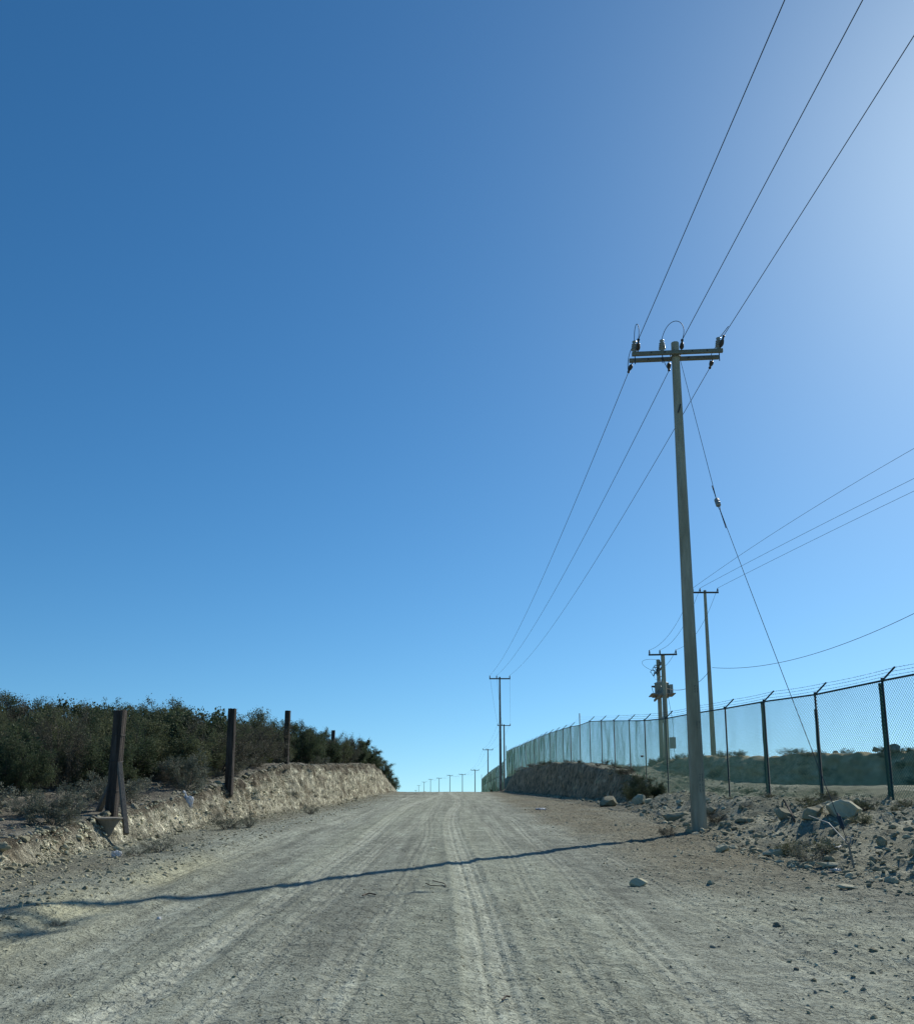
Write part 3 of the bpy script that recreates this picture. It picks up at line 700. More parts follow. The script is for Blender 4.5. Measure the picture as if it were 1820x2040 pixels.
# stencilled characters running up the pole face
def pole_text(txt, px, py, size):
    cu = bpy.data.curves.new('t', 'FONT'); cu.body = txt; cu.size = size; cu.extrude = .0012; cu.resolution_u = 2; cu.align_x = 'CENTER'; cu.align_y = 'CENTER'
    tmp = bpy.data.objects.new('t', cu); col.objects.link(tmp)
    dg = bpy.context.evaluated_depsgraph_get(); me = bpy.data.meshes.new_from_object(tmp.evaluated_get(dg))
    bpy.data.objects.remove(tmp); me.name = 'stencilled_number'; me.materials.clear(); me.materials.append(M_paint)
    o = bpy.data.objects.new('stencilled_number', me); col.objects.link(o); o.parent = near
    z = at(px, py, PY - .15).z; k = (z - pb) / (ptop - pb); r = (.172 + (.092 - .172) * k) * math.cos(math.pi / 8)
    ang = math.radians(-90 + 22.5); nrm = Vector((math.cos(ang), math.sin(ang), 0))
    xax = Vector((0, 0, 1)); zax = nrm; yax = zax.cross(xax)
    M = Matrix((xax, yax, zax)).transposed().to_4x4()
    p = PT(0, 0, z) + nrm * (r + .0015)
    M.translation = Vector(loc(p)); o.matrix_local = M
pole_text('223', 1371, 1372, .12)
pole_text('172', 1374, 1444, .12)
pole_text('C12-226', 1380, 1560, .12)
mb = MB(); c = loc(at(1350, 1290, PY - .165)); mb.lathe([(.012, 0), (.012, .004)], c, (0, -1, 0), 8)

# --- the poles further along the road
def line_pole(name, label, x, y, ztop, halfarm, left_ins, rb=.15, group='utility poles along the road', m=M_conc, armm=M_armd, yaw=0.0, hgt=11.4, rt=.085):
    zb = min(gz(x, y), ztop - hgt) if hgt else gz(x, y)
    root = empty(name, (x, y, zb), label, 'utility pole', group, yaw)
    n = 8; mb = MB(); mb.tube([(0, 0, (ztop - zb) * k / n - (.3 if k == 0 else 0)) for k in range(n + 1)], [rb + (rt - rb) * k / n for k in range(n + 1)], 8, True, math.pi / 8)
    mb.build('shaft', m, root, smooth=False)
    za = ztop - zb - .20
    mb = MB(); mb.box((0, -.14, za), (halfarm * 2, .10, .12), None, .01); mb.build('crossarm', armm, root)
    pts = []
    for t in (-halfarm + .06, left_ins, halfarm - .06):
        mb = MB(); mb.lathe(insul_prof(.26, .075, 3), (t, -.14, za + .06), seg=10); mb.build('pin_insulator', M_poly, root, True)
        pts.append(Vector((x + t * math.cos(yaw) + .14 * math.sin(yaw), y - .14 * math.cos(yaw) + t * math.sin(yaw), zb + za + .34)))
    return pts
names = ['second concrete pole from the camera, standing at the left end of the shaded cut bank', 'third pole, seen just right of and behind the second one on top of the bank',
         'fourth pole of the row, rising through the far green fence', 'fifth pole, first one standing clear of the far fence', 'sixth pole of the receding row', 'seventh pole of the receding row',
         'eighth pole of the receding row', 'ninth pole of the receding row, thin against the sky', 'tenth pole of the receding row, thin against the sky', 'eleventh pole, nearly sunk behind the crest', 'twelfth and farthest pole, only its crossarm above the crest']
# px, py of the top, distance
row = [(995, 1348.5, 91), (1003.5, 1443, 146), (971.5, 1492, 192), (945.8, 1533, 241), (920.8, 1542, 304), (896, 1544, 351), (874.5, 1549.5, 396), (857.5, 1552, 463), (844.5, 1557.5, 505), (834, 1564.5, 631), (828, 1574.5, 702)]
lines = [fwd_q]
for (px, py, D), lb in zip(row, names):
    p = at(px, py, D); thin = .15 if D < 100 else .17
    lines.append(line_pole('utility_pole', lb, p.x, D, p.z, 1.06, -.31, thin, m=M_conc2 if D < 100 else M_conc, rt=.085 if D < 100 else .11))
def para(p, q, sag, n=26):
    return [Vector(p).lerp(Vector(q), k / n) - Vector((0, 0, 4 * sag * (k / n) * (1 - k / n))) for k in range(n + 1)]
side = ('left', 'middle', 'right')
def wire(pts, r, label, group, name='power_line', m=M_wire):
    o0 = Vector(pts[0]); mb = MB(); mb.tube([Vector(p) - o0 for p in pts], r, 5)
    return tag(mb.build(name, m, None, True, o0), label, 'wire', group)
ordn = ('near', 'second', 'third', 'fourth', 'fifth', 'sixth', 'seventh', 'eighth', 'ninth', 'tenth', 'eleventh')
for i in range(len(lines) - 1):
    for k in range(3):
        sag = (1.0, .55, .9, .9, .9, .9, .9, .9, .9, .9, .9)[i]
        r = .008 if i == 0 else (.009 if i < 4 else .010)
        if i < 4: lb = '%s overhead conductor running from the %s pole to the next pole' % (side[k], ordn[i])
        else: lb = 'thin far overhead conductor sagging between poles beyond the crest'
        wire(para(lines[i][k], lines[i + 1][k], sag), r, lb, 'overhead conductors along the road')
# from the near pole back over the viewer
def lagr(a, b, c, ts=(0, .5, 1), t1=1.0, n=30):
    out = []
    for k in range(n + 1):
        t = t1 * k / n; w = []
        for i in range(3):
            v = 1
            for j in range(3):
                if i != j: v *= (t - ts[j]) / (ts[i] - ts[j])
            w.append(v)
        out.append(Vector(a) * w[0] + Vector(b) * w[1] + Vector(c) * w[2])
    return out
for k, (ex, ey, ny) in enumerate(((1557, 0, 10.4), (1710, 0, 10.4), (1820, 70, 10.9))):
    a = back_q[k]; b = at(ex, ey, ny); slope = (b - a) / (b.y - a.y)
    end = a + (b - a) * ((-45 - a.y) / (b.y - a.y)); end.z = a.z + .2
    # straight in plan, sagging in height
    pts = []
    tb = (b.y - a.y) / (end.y - a.y); zl = a.z + (end.z - a.z) * tb; sag = (zl - b.z) / (4 * tb * (1 - tb))
    pts = para(a, end, max(sag, 0.2), 40)
    wire(pts, .008, '%s overhead conductor running from the near pole up out of the top of the view' % side[k], 'overhead conductors along the road')

# guy wire of the near pole
g0 = PT(.10, -.05, ZA - .15); gi = at(1428.5, 1001, 17.6); g1 = hit(1704, 1731)
anchor = hit(1704, 1731)
guy = empty('guy_wire', anchor, 'thin stay cable with block insulator slanting from the near pole to its anchor rod', 'guy wire')
A = Vector(anchor)
rod_top = at(1689, 1682, anchor.y + .28)
# insulator depth chosen on the straight stay between its ends
tt = .36
gi = g0.lerp(rod_top, tt); gi = at(1428.5, 1001, gi.y)
dirn = (rod_top - g0).normalized()
q1, q2 = gi - dirn * .12, gi + dirn * .12
mb = MB(); mb.tube([g0 - A, q1 - A], .0055, 5); mb.tube([q1 - dirn * .45 - A, q1 - A], .010, 6)
mb.tube([q2 + dirn * .15 - A, q2 + dirn * .7 - A], .010, 6)
mid = at(1612, 1497, (q2.y + rod_top.y) * .5 * 1.0 + .35)
mb.tube([p - A for p in lagr(q2, q2.lerp(rod_top, .5) - Vector((0, 0, .03)), rod_top)], .0055, 5)
perp = dirn.cross(Vector((0, 1, 0))).normalized() * .035
for sgn in (-1, 1): mb.tube([q2 + dirn * .16 - A, gi + perp * sgn + dirn * .06 - A, gi + perp * sgn - dirn * .06 - A], .005, 5)
mb.build('cable', M_wire, guy)
mb = MB(); mb.lathe([(.030, -.11), (.052, -.09), (.055, -.03), (.045, 0), (.055, .03), (.052, .09), (.030, .11)], gi - A, dirn, 8); mb.build('insulator', M_porc, guy)
mb = MB(); mb.tube([rod_top - A, Vector((0, 0, -.15))], .014, 8)
ring = [rod_top - A + Vector((.035 * math.cos(a), 0, .05 + .05 * math.sin(a))) for a in np.linspace(0, 2 * math.pi, 16)]
mb.tube(ring, .009, 6); mb.build('anchor_rod', M_galv, guy, True)
gr = rod_top - dirn * .35
mb = MB(); mb.tube([gr - dirn * .14 - A, gr - dirn * .08 - A, gr + dirn * .08 - A, gr + dirn * .12 - A], [.012, .03, .03, .01], 6); mb.build('grip', M_poly, guy)
wire([rod_top, at(1650, 1640, rod_top.y + .9), at(1610, 1625, rod_top.y + 1.6)], .008, 'loose stiff wire end curling away above the anchor rod', None, 'loose_wire', M_galv)

# --- the line behind the fence: middle pole, transformer station
D3 = 67.6; p = at(1403, 1176, D3)
mp = line_pole('utility_pole', 'tall pole behind the berm, right of the near pole', p.x, D3, p.z, 1.0, -.40, .20, 'poles behind the fence', hgt=None, rt=.105)
ends = [((1820, 893), 44), ((1820, 953), 45), ((1820, 978), 46.5)]
for k in range(3):
    a = mp[k]; b = at(*ends[k][0], ends[k][1]); L = (b - a)
    e = a + L * ((2 - a.y) / (b.y - a.y)); e.z = a.z + .8; tb = (b.y - a.y) / (e.y - a.y)
    zl = a.z + (e.z - a.z) * tb; sag = (zl - b.z) / (4 * tb * (1 - tb))
    print('B wire sag', k, sag)
    wire(para(a, e, sag, 40), .011, '%s of three wires leaving the pole behind the berm towards the right edge' % ('upper', 'middle', 'lower')[k], 'wires of the line behind the fence')
a = at(1418, 1330, D3 - .2); b = at(1557, 1319, 58); c = at(1820, 1222, 46)
wire(lagr(a, b, c, (0, (D3 - 58) / (D3 - 46), 1), 2.4, 60), .016, 'thick low cable sagging from the pole behind the berm to the right edge', 'wires of the line behind the fence')
# transformer station
FP = at(1329, 1522, 66.0); BP = at(1319, 1527, 69.6)
zf = gz(FP.x, FP.y); zb_ = gz(BP.x, BP.y); O = Vector((FP.x, FP.y, zf))
ts = empty('transformer_station', O, 'two-pole transformer station on the rise behind the fence, left of the near pole', 'transformer')
ax = Vector((BP.x - FP.x, BP.y - FP.y, 0)); Ls = ax.length; ax.normalize(); px_ = Vector((ax.y, -ax.x, 0))
def tsl(a, b, z): return tuple(ax * a + px_ * b + Vector((0, 0, z - zf)))
ztp = at(1322, 1303, 66).z; ztb = at(1309, 1314, 69.6).z
mb = MB(); mb.tube([tsl(0, 0, zf - .3), tsl(0, 0, ztp)], [.21, .15], 8); mb.build('pole', M_conc, ts)
mb = MB(); mb.tube([tsl(Ls, 0, zb_ - .5), tsl(Ls, 0, ztb)], [.19, .14], 8); mb.build('pole', M_conc, ts)
Q = Matrix((px_, ax, Vector((0, 0, 1)))).transposed()
mb = MB(); mb.box(tsl(-.2, -.02, ztp - .07), (2.05, .1, .12), Q, .01); mb.build('crossarm', M_armd, ts)
tpt = []
for t in (-.97, -.22, .93):
    mb = MB(); mb.lathe(insul_prof(.30, .075, 4), tsl(-.2, t, ztp - .02), seg=10); mb.build('pin_insulator', M_poly, ts, True)
    tpt.append(O + Vector(tsl(-.2, t, ztp + .28)))
mb = MB(); mb.box(tsl(Ls / 2, .1, ztp - .35), (.1, Ls, .12), Q, .01); mb.build('tie_beam', M_armd, ts)
for a_ in (Ls * .3, Ls * .9):
    mb = MB(); mb.lathe(insul_prof(.30, .075, 4), tsl(a_, .1, ztp - .30), seg=10); mb.build('pin_insulator', M_poly, ts, True)
zc_ = at(1316, 1337, 68).z
mb = MB(); mb.box(tsl(Ls / 2, -.12, zc_), (.1, Ls + .2, .1), Q, .01); mb.build('cutout_beam', M_armd, ts)
for a_ in (.8, 1.9, Ls + .1):
    mb = MB(); b0 = -.30
    mb.tube([tsl(a_, -.15, zc_), tsl(a_, b0, zc_ + .05)], .025, 6)
    mb.lathe([(.03, -.22), (.055, -.15), (.035, -.1), (.055, -.04), (.035, 0), (.055, .06), (.035, .1), (.03, .2)], tsl(a_, b0, zc_ + .05), tuple(px_ * .3 + Vector((0, 0, 1))), 10)
    mb.tube([tsl(a_, b0 + .05, zc_ + .26), tsl(a_, b0 - .22, zc_ + .30), tsl(a_, b0 - .32, zc_ + .12)], [.03, .035, .02], 6)
    mb.tube([tsl(a_, b0 - .30, zc_ + .20), tsl(a_, b0 - .05, zc_ - .22)], .02, 6)
    mb.build('fuse_cutout', M_poly, ts)
zp = at(1320, 1390, 68).z
mb = MB()
mb.box(tsl(Ls / 2, -.33, zp), (.12, Ls + 1.3, .16), Q, .01); mb.box(tsl(Ls / 2, .33, zp), (.12, Ls + 1.3, .16), Q, .01)
for a_ in (.45, 1.2, 2.0, 2.9): mb.box(tsl(a_, 0, zp + .12), (1.25, .22, .07), Q, .01)
mb.box(tsl(Ls * .47, 0, zp + .17), (1.75, 2.5, .06), Q, .01); mb.build('platform', M_conc2, ts)
tk = MB(); cz = zp + .20
prof = [(.50, 0), (.52, .03), (.52, .80), (.55, .82), (.55, .87), (.40, .93), (.12, .97)]
tk.lathe(prof, tsl(Ls * .47, 0, cz), seg=20)
tank = tk.build('tank', M_tank, ts, True)
mb = MB()
for a_ in (-.30, .05, .35): mb.lathe(insul_prof(.30, .06, 3), tsl(Ls * .47 + a_, .05, cz + .90), seg=10)
mb.build('bushing', M_poly, tank, True)
for sgn in (1,):
    mb = MB()
    for k in range(7): mb.box(tsl(Ls * .47 - .33 + k * .11, sgn * .66, cz + .40), (.26, .025, .66), Q)
    mb.build('radiator', M_tank, tank)
mb = MB(); mb.tube([tsl(Ls * .47, -.52, cz + .6), tsl(Ls * .47 - .05, -.75, cz + .62)], [.08, .06], 8); mb.tube([tsl(Ls * .47 - .05, -.75, cz + .6), tsl(Ls * .3, -.72, cz + .2), tsl(Ls * .3, -.6, cz - .05)], .02, 6); mb.build('low_voltage_bushing', M_poly, tank)
mb = MB(); mb.tube(bez([tsl(Ls * .2, -.45, cz + .10), tsl(Ls * .1, -.35, cz + .2), tsl(.2, -.3, cz + .8), tsl(-.2, -.1, cz + .75), tsl(-.22, -.05, cz - .2), tsl(-.24, -.05, zf + 2.2)]), .035, 6); mb.build('conduit', M_galv, ts, True)
zm = at(1345, 1480, 66).z
mb = MB(); mb.box(tsl(-.1, .42, zm), (.42, .26, .80), Q, .015); mb.build('meter_box', M_tank, ts)
mb = MB(); mb.box(tsl(-.28, -.12, at(1326, 1435, 66).z), (.28, .16, .42), Q, .015); mb.build('switch_box', M_tank, ts)
mb = MB(); mb.tube(bez([tsl(-.1, .5, zm - .4), tsl(-.1, .45, zm - .9), tsl(-.1, .8, zm - 1.1), tsl(-.1, .8, zf - .1)]), .018, 5); mb.tube(bez([tsl(-.1, .25, zm - .4), tsl(-.1, .2, zm - 1), tsl(-.1, .4, zm - 1.2), tsl(-.1, .55, zf - .1)]), .014, 5)
mb.tube(bez([tsl(0, .25, zp), tsl(0, .35, zp - 1.2), tsl(0, .6, zp - 2), tsl(0, .5, zm + .4)]), .014, 5); mb.build('service_cable', M_wire, ts)
mb = MB()
mb.tube(bez([tsl(Ls * .9, .1, ztp), tsl(Ls * .9, -1.6, ztp + .3), tsl(Ls, -1.5, zc_ + .7), tsl(Ls + .1, -.5, zc_ + .3)]), .012, 5)
mb.tube(bez([tsl(-.2, .93, ztp + .25), tsl(0, .6, ztp - .4), tsl(.3, .3, ztp - 1.0), tsl(1.2, -.2, ztp - 1.1), tsl(1.9, -.45, zc_ + .35)]), .012, 5)
for a_ in (.8, 1.9, Ls + .1): mb.tube(bez([tsl(a_, -.35, zc_ - .2), tsl(a_ * .8 + .3, -.2, zc_ - .9), tsl(Ls * .47, 0, cz + 1.7), tsl(Ls * .47, .05, cz + 1.18)]), .010, 5)
mb.build('lead_wire', M_wire, ts)
for k in range(3):
    wire(para(tpt[k], mp[k], .9 if k < 2 else 1.0, 24), .011, '%s wire sagging from the transformer station to the taller pole beside it' % side[k], 'wires of the line behind the fence')
wire(lagr(O + Vector(tsl(-.2, .1, zp + .45)), at(1372, 1370, 66.5), at(1411, 1338, D3 - .2), (0, .5, 1)), .018, 'short low cable between the transformer tank and the taller pole', 'wires of the line behind the fence')

# ------------------------------------------------------------------ chain-link fence
def fence(name, label, posts, height, tall, barbs, group=None, r_post=.028, wire_r=.0036, pitch=.085, midrail=False):
    """posts: (x, y, rail z) list; every post, arm, bay of mesh and wire strand is a part"""
    o = Vector((posts[0][0], posts[0][1], gz(posts[0][0], posts[0][1])))
    root = empty(name, o, label, 'fence', group)
    tops, bots = [], []
    for (x, y, zr) in posts:
        zg = gz(x, y); tops.append(Vector((x, y, zr)) - o); bots.append(Vector((x, y, min(zr - height, max(zg - .03, zr - height - .8)))) - o)
    rs = random.Random(len(posts)); ends = []
    for i, (x, y, zr) in enumerate(posts):
        t = tops[i]; zg = gz(x, y) - o.z
        up = .75 if i in tall else .0
        mb = MB(); mb.tube([(t.x, t.y, min(zg, bots[i].z) - .15), (t.x + rs.uniform(-.015, .015), t.y, t.z + .02 + up)], r_post * (1.15 if i in tall else 1), 8)
        pst = mb.build('post', M_steel, root, True)
        if i in tall: ends.append([t + Vector((0, 0, .18 + .18 * k)) for k in range(3)])
        else:
            d = Vector((.30, .0, .30)) * 1.0
            mb = MB(); mb.tube([t + Vector((0, 0, .0)), t + d], .022, 6)
            mb.tube([t - Vector((0, 0, .03)), t + Vector((0, 0, .05))], .045, 8); mb.build('outrigger_arm', M_steel, pst)
            ends.append([t + d * f for f in (.32, .65, .96)])
    mb = MB(); mb.tube([t + Vector((0, 0, -.01)) for t in tops], .024, 6); mb.build('top_rail', M_steel, root)
    if midrail:
        mb = MB(); mb.tube([(a + b) / 2 + Vector((0, 0, .25)) for a, b in zip(tops, bots)], .022, 6); mb.build('middle_rail', M_steel, root)
    for i in range(len(posts) - 1):
        a0, b0, a1, b1 = bots[i], bots[i + 1], tops[i], tops[i + 1]
        L = (b0 - a0).length; h = ((a1 - a0).length + (b1 - b0).length) / 2 - .02; nrm = (b0 - a0).cross(Vector((0, 0, 1))).normalized()
        far = posts[i][1] > 62; pt = pitch
        npt = 7 if not far else 3; S = []
        nn = int((L + h) / pt) + 1
        cs = np.arange(nn) * pt
        V = []
        for dr in (0, 1):
            lo_ = np.maximum(0, -(cs - h)); hi_ = np.minimum(h, L - (cs - h))
            ok = hi_ > lo_ + .01; c = cs[ok]; l = lo_[ok]; u = hi_[ok]
            tt_ = np.linspace(0, 1, npt)[None]; T = l[:, None] + (u - l)[:, None] * tt_; Sx = (c - h)[:, None] + T
            if dr: Sx = L - Sx
            wob = .012 * fbm(Sx * 2.3 + i * 7, T * 2.3, 2, 900 + i); off = .05 * fbm(Sx * .8 + i * 5, T * .8, 2, 950 + i) + (.003 if dr else -.003)
            f = (Sx / L)[..., None]
            Pq = np.array(a0)[None, None] * (1 - f) + np.array(b0)[None, None] * f
            P2 = np.array(a1)[None, None] * (1 - f) + np.array(b1)[None, None] * f
            g = ((T + wob) / (h + .02))[..., None]
            Q_ = Pq * (1 - g) + P2 * g + np.array(nrm)[None, None] * off[..., None]
            V.append(Q_)
        mb = MB()
        for Q_ in V:
            n_, k_ = Q_.shape[:2]
            d_ = np.array(nrm); e_ = Q_[:, -1] - Q_[:, 0]; e_ /= np.linalg.norm(e_, axis=1)[:, None]; w_ = np.cross(e_, d_[None])
            ring = []
            for q in range(3):
                an = q * 2 * math.pi / 3
                ring.append(Q_ + wire_r * (math.cos(an) * d_[None, None] + math.sin(an) * w_[:, None]))
            Rg = np.stack(ring, 2)      # n, k, 3, xyz
            idx = np.arange(n_ * k_ * 3).reshape(n_, k_, 3)
            f = np.stack([idx[:, :-1, :], np.roll(idx, -1, 2)[:, :-1, :], np.roll(idx, -1, 2)[:, 1:, :], idx[:, 1:, :]], -1).reshape(-1, 4)
            mb.add(Rg.reshape(-1, 3), f)
        mb.build('mesh_panel', M_mesh, root)
    if barbs:
        for k in range(3):
            mb = MB(); pts = []
            for i in range(len(ends) - 1):
                pts += para(ends[i][k], ends[i + 1][k], .02, 8)[: (8 if i < len(ends) - 2 else 9)]
            mb.tube(pts, .0035, 4)
            for i in range(len(ends) - 1):
                if posts[i][1] > 48: continue
                a, b = ends[i][k], ends[i + 1][k]; m_ = int((b - a).length / .13)
                for q in range(m_):
                    c = a.lerp(b, (q + .5) / m_) - Vector((0, 0, .08 * ((q + .5) / m_) * (1 - (q + .5) / m_)))
                    ang = rs.uniform(0, 3.14); d = Vector((math.cos(ang) * .02, .01, math.sin(ang) * .022))
                    mb.tube([c - d, c + d], .003, 3, False)
            mb.build('barbed_wire', M_wire, root)
    return root
fp = []
FH = 2.48
def rail(px, py, D): q = at(px, py, D); return (q.x, q.y, q.z)
near_posts = [(2620, 1170, 11.0), (2330, 1238, 13.2), (2105, 1292, 15.6), (1921, 1323, 17.7), (1757, 1355, 20.2), (1623, 1383, 23.2), (1521, 1397, 26.3), (1443, 1411, 29.6), (1376, 1421.5, 33.0), (1325, 1431, 36.8), (1283, 1435, 41.0), (1252.5, 1435.5, 45.0), (1222, 1435.5, 49.5), (1197, 1436, 53.5), (1174, 1437, 57), (1154, 1444.5, 60.0)]
for q in near_posts: fp.append(rail(*q))
far = [(1136, 1447.5), (1121, 1452), (1107, 1456.5), (1095, 1460), (1083, 1464.5), (1073, 1469), (1063.5, 1473.5), (1055, 1477), (1046.5, 1480.5), (1038.5, 1484.5), (1031, 1487.5), (1024, 1490), (1018.7, 1492.5), (1013.5, 1495), (1008, 1497)]
for k, q in enumerate(far): fp.append(rail(q[0], q[1], 60 + (k + 1) * 4.1))
fence('chain_link_fence', 'long green chain-link fence with barbed wire on angled arms along the right bank', fp, FH, (15, 30), True, 'green fences')
ff = []
for k, (px, py) in enumerate([(1003, 1517), (996, 1523.5), (988, 1529), (982, 1533), (976.5, 1537), (971, 1541.5), (966.5, 1545.5), (962.5, 1549), (959, 1552.5)]):
    ff.append(rail(px, py, 108 + k * 5.0))
fence('chain_link_fence', 'far stretch of green chain-link fence left of the second pole, dropping behind the crest', ff, 2.5, (8,), False, 'green fences', wire_r=.005, pitch=.11, midrail=True)
# old posts left standing behind the fence
for px, py, D, r, h, m, lb in ((1752, 1361, 20.5, .044, None, M_steel, 'thick dark post standing just left of the rightmost fence post'), (1517, 1400, 26.7, .045, None, M_steel, 'dark post standing right beside the fourth fence post from the right edge'),
                          (1624, 1413, 23.5, .048, None, M_wood2, 'short brownish post standing behind a fence post near the guy wire')):
    q = at(px, py, D); zg = gz(q.x, q.y); mb = MB()
    n = 8; pts = [(0.006 * math.sin(k * 2.1), .005 * math.cos(k * 1.7), (q.z - zg) * k / n - (.2 if k == 0 else 0)) for k in range(n + 1)]
    mb.tube(pts, [r * (1.1 - .15 * k / n) for k in range(n + 1)], 8)
    tag(mb.build('fence_post', m, None, True, (q.x, q.y, zg)), lb, 'post', 'old posts at the fence')

# ------------------------------------------------------------------ old timber posts on the left bank
def timber(px_b, py_b, px_t, py_t, D, w, label, D2=None, m=M_wood):
    b = at(px_b, py_b, D); t = at(px_t, py_t, D2 or D); b.z = min(b.z, gz(b.x, b.y)) - .1
    n = 14; bm = bmesh.new(); bmesh.ops.create_grid(bm, x_segments=1, y_segments=1, size=.5); bm.free()
    mb = MB(); pts = [(Vector(t) - Vector(b)) * (k / n) for k in range(n + 1)]
    rs = random.Random(int(px_b)); V = []
    S = 16
    for k, p in enumerate(pts):
        for j in range(S):
            a = 2 * math.pi * j / S + .3; c, s = math.cos(a), math.sin(a); q = (abs(c) ** 5 + abs(s) ** 5) ** (-1 / 5)
            rr = w / 2 * q * (1 + .05 * math.sin(j * 5.3 + rs.random()) + .035 * rs.uniform(-1, 1))
            V.append((p.x + rr * c, p.y + rr * s, p.z + (rs.uniform(-.012, .012) if k == n else 0)))
    i = np.arange(n)[:, None] * S; j = np.arange(S)[None]; k = (j + 1) % S
    mb.add(V, np.stack([i + j, i + k, i + S + k, i + S + j], -1).reshape(-1, 4))
    c = mb.n; mb.v.append(np.array([tuple(pts[-1])])); mb.n += 1
    mb.f.append(np.stack([n * S + np.arange(S), n * S + (np.arange(S) + 1) % S, np.full(S, c)], -1))
    return mb, b
mb, b = timber(221, 1632, 240.5, 1415, 15.4, .19, None, D2=15.4)
lp = empty('timber_post', b, 'nearest weathered timber post, with two props and a conical concrete footing', 'post', 'timber posts on the left bank')
mb.build('post', M_wood, lp)
def brace(p, q, w):
    m_ = MB(); bar(m_, Vector(p) - b, Vector(q) - b, w, w); m_.build('prop', M_wood2, lp)
brace(at(238, 1520, 15.35), at(252, 1662, 14.9), .075)
brace(at(224, 1556, 15.5), at(191, 1630, 15.9), .08)
mb = MB(); c = at(217, 1629, 14.82)
prof = [(.012, -.36), (.06, -.30), (.12, -.17), (.20, -.05), (.245, -.015), (.245, 0), (.20, .008), (.10, .012)]
prof = [(q_[0] * .86, q_[1] * .9) for q_ in prof]
mb.lathe(prof, c - b, seg=22); mb.build('concrete_footing', M_conc2, lp)
m_ = MB()
for zf_ in (.30, .55, .78):
    cc = (at(240.5, 1415, 15.4) - b) * zf_ + Vector((0, 0, 0))
    m_.tube([cc + Vector((.115 * math.cos(a), .115 * math.sin(a), .01 * math.sin(3 * a))) for a in np.linspace(0, 6.28, 14)], .004, 4)
m_.build('binding_wire', M_wire, lp)
for px_b, py_b, px_t, py_t, D, lb in ((457, 1556, 463, 1412, 23, 'thick dark timber post, second from the left, standing in front of the scrub'), (570, 1500, 573.5, 1416, 33, 'tall dark timber post, third from the left, standing clear above the scrub'),
                                   (662, 1500, 664, 1455, 50, 'short timber post top, fourth from the left, half hidden in the scrub'), (736.5, 1530, 737.5, 1497, 72, 'last small timber post at the right end of the scrub')):
    mb, bb = timber(px_b, py_b, px_t, py_t, D, .20, lb); o = mb.build('timber_post', M_wood, None, False, bb)
    tag(o, lb, 'post', 'timber posts on the left bank')

# ------------------------------------------------------------------ shrubs
def shrub_proto(seed, nstem=9, spread=.75, leaf=.014, aspect=.45, per=26, side_n=7, twig_n=4, bare=.12, mats=(M_bark, M_leaf), up=.55, jit=.03, thick=.012):
    rs = np.random.default_rng(seed); st_ = MB(); LP, LD = [], []
    def nrm(v): return v / (np.linalg.norm(v) + 1e-9)
    for s in range(nstem):
        az = s / nstem * 6.283 + rs.normal() * .35; tilt = spread * (.25 + .85 * rs.random() ** .7)
        d = np.array([math.cos(az) * tilt, math.sin(az) * tilt, up + .5 * (1 - tilt)]); d = nrm(d)
        L = (.72 + .42 * rs.random()) * (.8 + .25 * (1 - tilt)); p = np.array([math.cos(az), math.sin(az), 0]) * .04
        pts = [p.copy()]
        for k in range(6):
            d = nrm(d + rs.normal(size=3) * .16 + np.array([0, 0, .05])); p = p + d * L / 6; pts.append(p.copy())
        st_.tube(pts, np.linspace(thick, thick * .3, 7), 4, False)
        for b in range(side_n):
            t = .22 + .78 * (b + rs.random()) / side_n; i = min(int(t * 6), 5); q = pts[i] + (pts[i + 1] - pts[i]) * (t * 6 - i)
            dd = nrm(nrm(pts[i + 1] - pts[i]) * .6 + rs.normal(size=3) * .7 + np.array([math.cos(az), math.sin(az), .35]) * .35)
            l2 = L * (.38 - .16 * t) * (.7 + .6 * rs.random()); pp = [q.copy()]
            for k in range(4): dd = nrm(dd + rs.normal(size=3) * .2); q = q + dd * l2 / 4; pp.append(q.copy())
            st_.tube(pp, np.linspace(thick * .4, thick * .12, 5), 3, False)
            if rs.random() < bare: continue
            for w in range(twig_n):
                tq = .15 + .85 * rs.random(); k = min(int(tq * 4), 3); r0 = pp[k] + (pp[k + 1] - pp[k]) * (tq * 4 - k)
                td = nrm(nrm(pp[k + 1] - pp[k]) + rs.normal(size=3) * .7); tl2 = .09 + .10 * rs.random()
                st_.tube([r0, r0 + td * tl2], thick * .10, 3, False)
                u = rs.random(per)[:, None]; ps = r0 + td * tl2 * u * 1.1 + rs.normal(size=(per, 3)) * jit
                LP.append(ps); LD.append(td[None] * .7 + rs.normal(size=(per, 3)) * .6)
    LP = np.concatenate(LP); LD = np.concatenate(LD); keep = LP[:, 2] > -.02; LP = LP[keep]; LD = LD[keep]
    LD /= np.linalg.norm(LD, axis=1)[:, None]; n = len(LP)
    q = rs.normal(size=(n, 3)); B = np.cross(LD, q); B /= np.linalg.norm(B, axis=1)[:, None]
    sz = leaf * (.6 + .8 * rs.random(n))[:, None]
    V = np.stack([LP - LD * sz, LP + B * sz * aspect, LP + LD * sz, LP - B * sz * aspect], 1).reshape(-1, 3)
    lf = MB(); lf.add(V, np.arange(n * 4).reshape(n, 4))
    zmax = np.percentile(LP[:, 2], 99.5)
    for m_ in (st_, lf): m_.v = [v / zmax for v in m_.v]
    return st_.mesh('stem', mats[0]), lf.mesh('foliage', mats[1])
PR = {}
for k in range(5): PR['mesquite', k] = shrub_proto(600 + k, 14, .9, .014, .5, 38, 9, 5, mats=(M_bark, M_leaf))
for k in range(3): PR['olive', k] = shrub_proto(620 + k, 14, .9, .014, .5, 38, 9, 5, mats=(M_bark, M_leaf2))
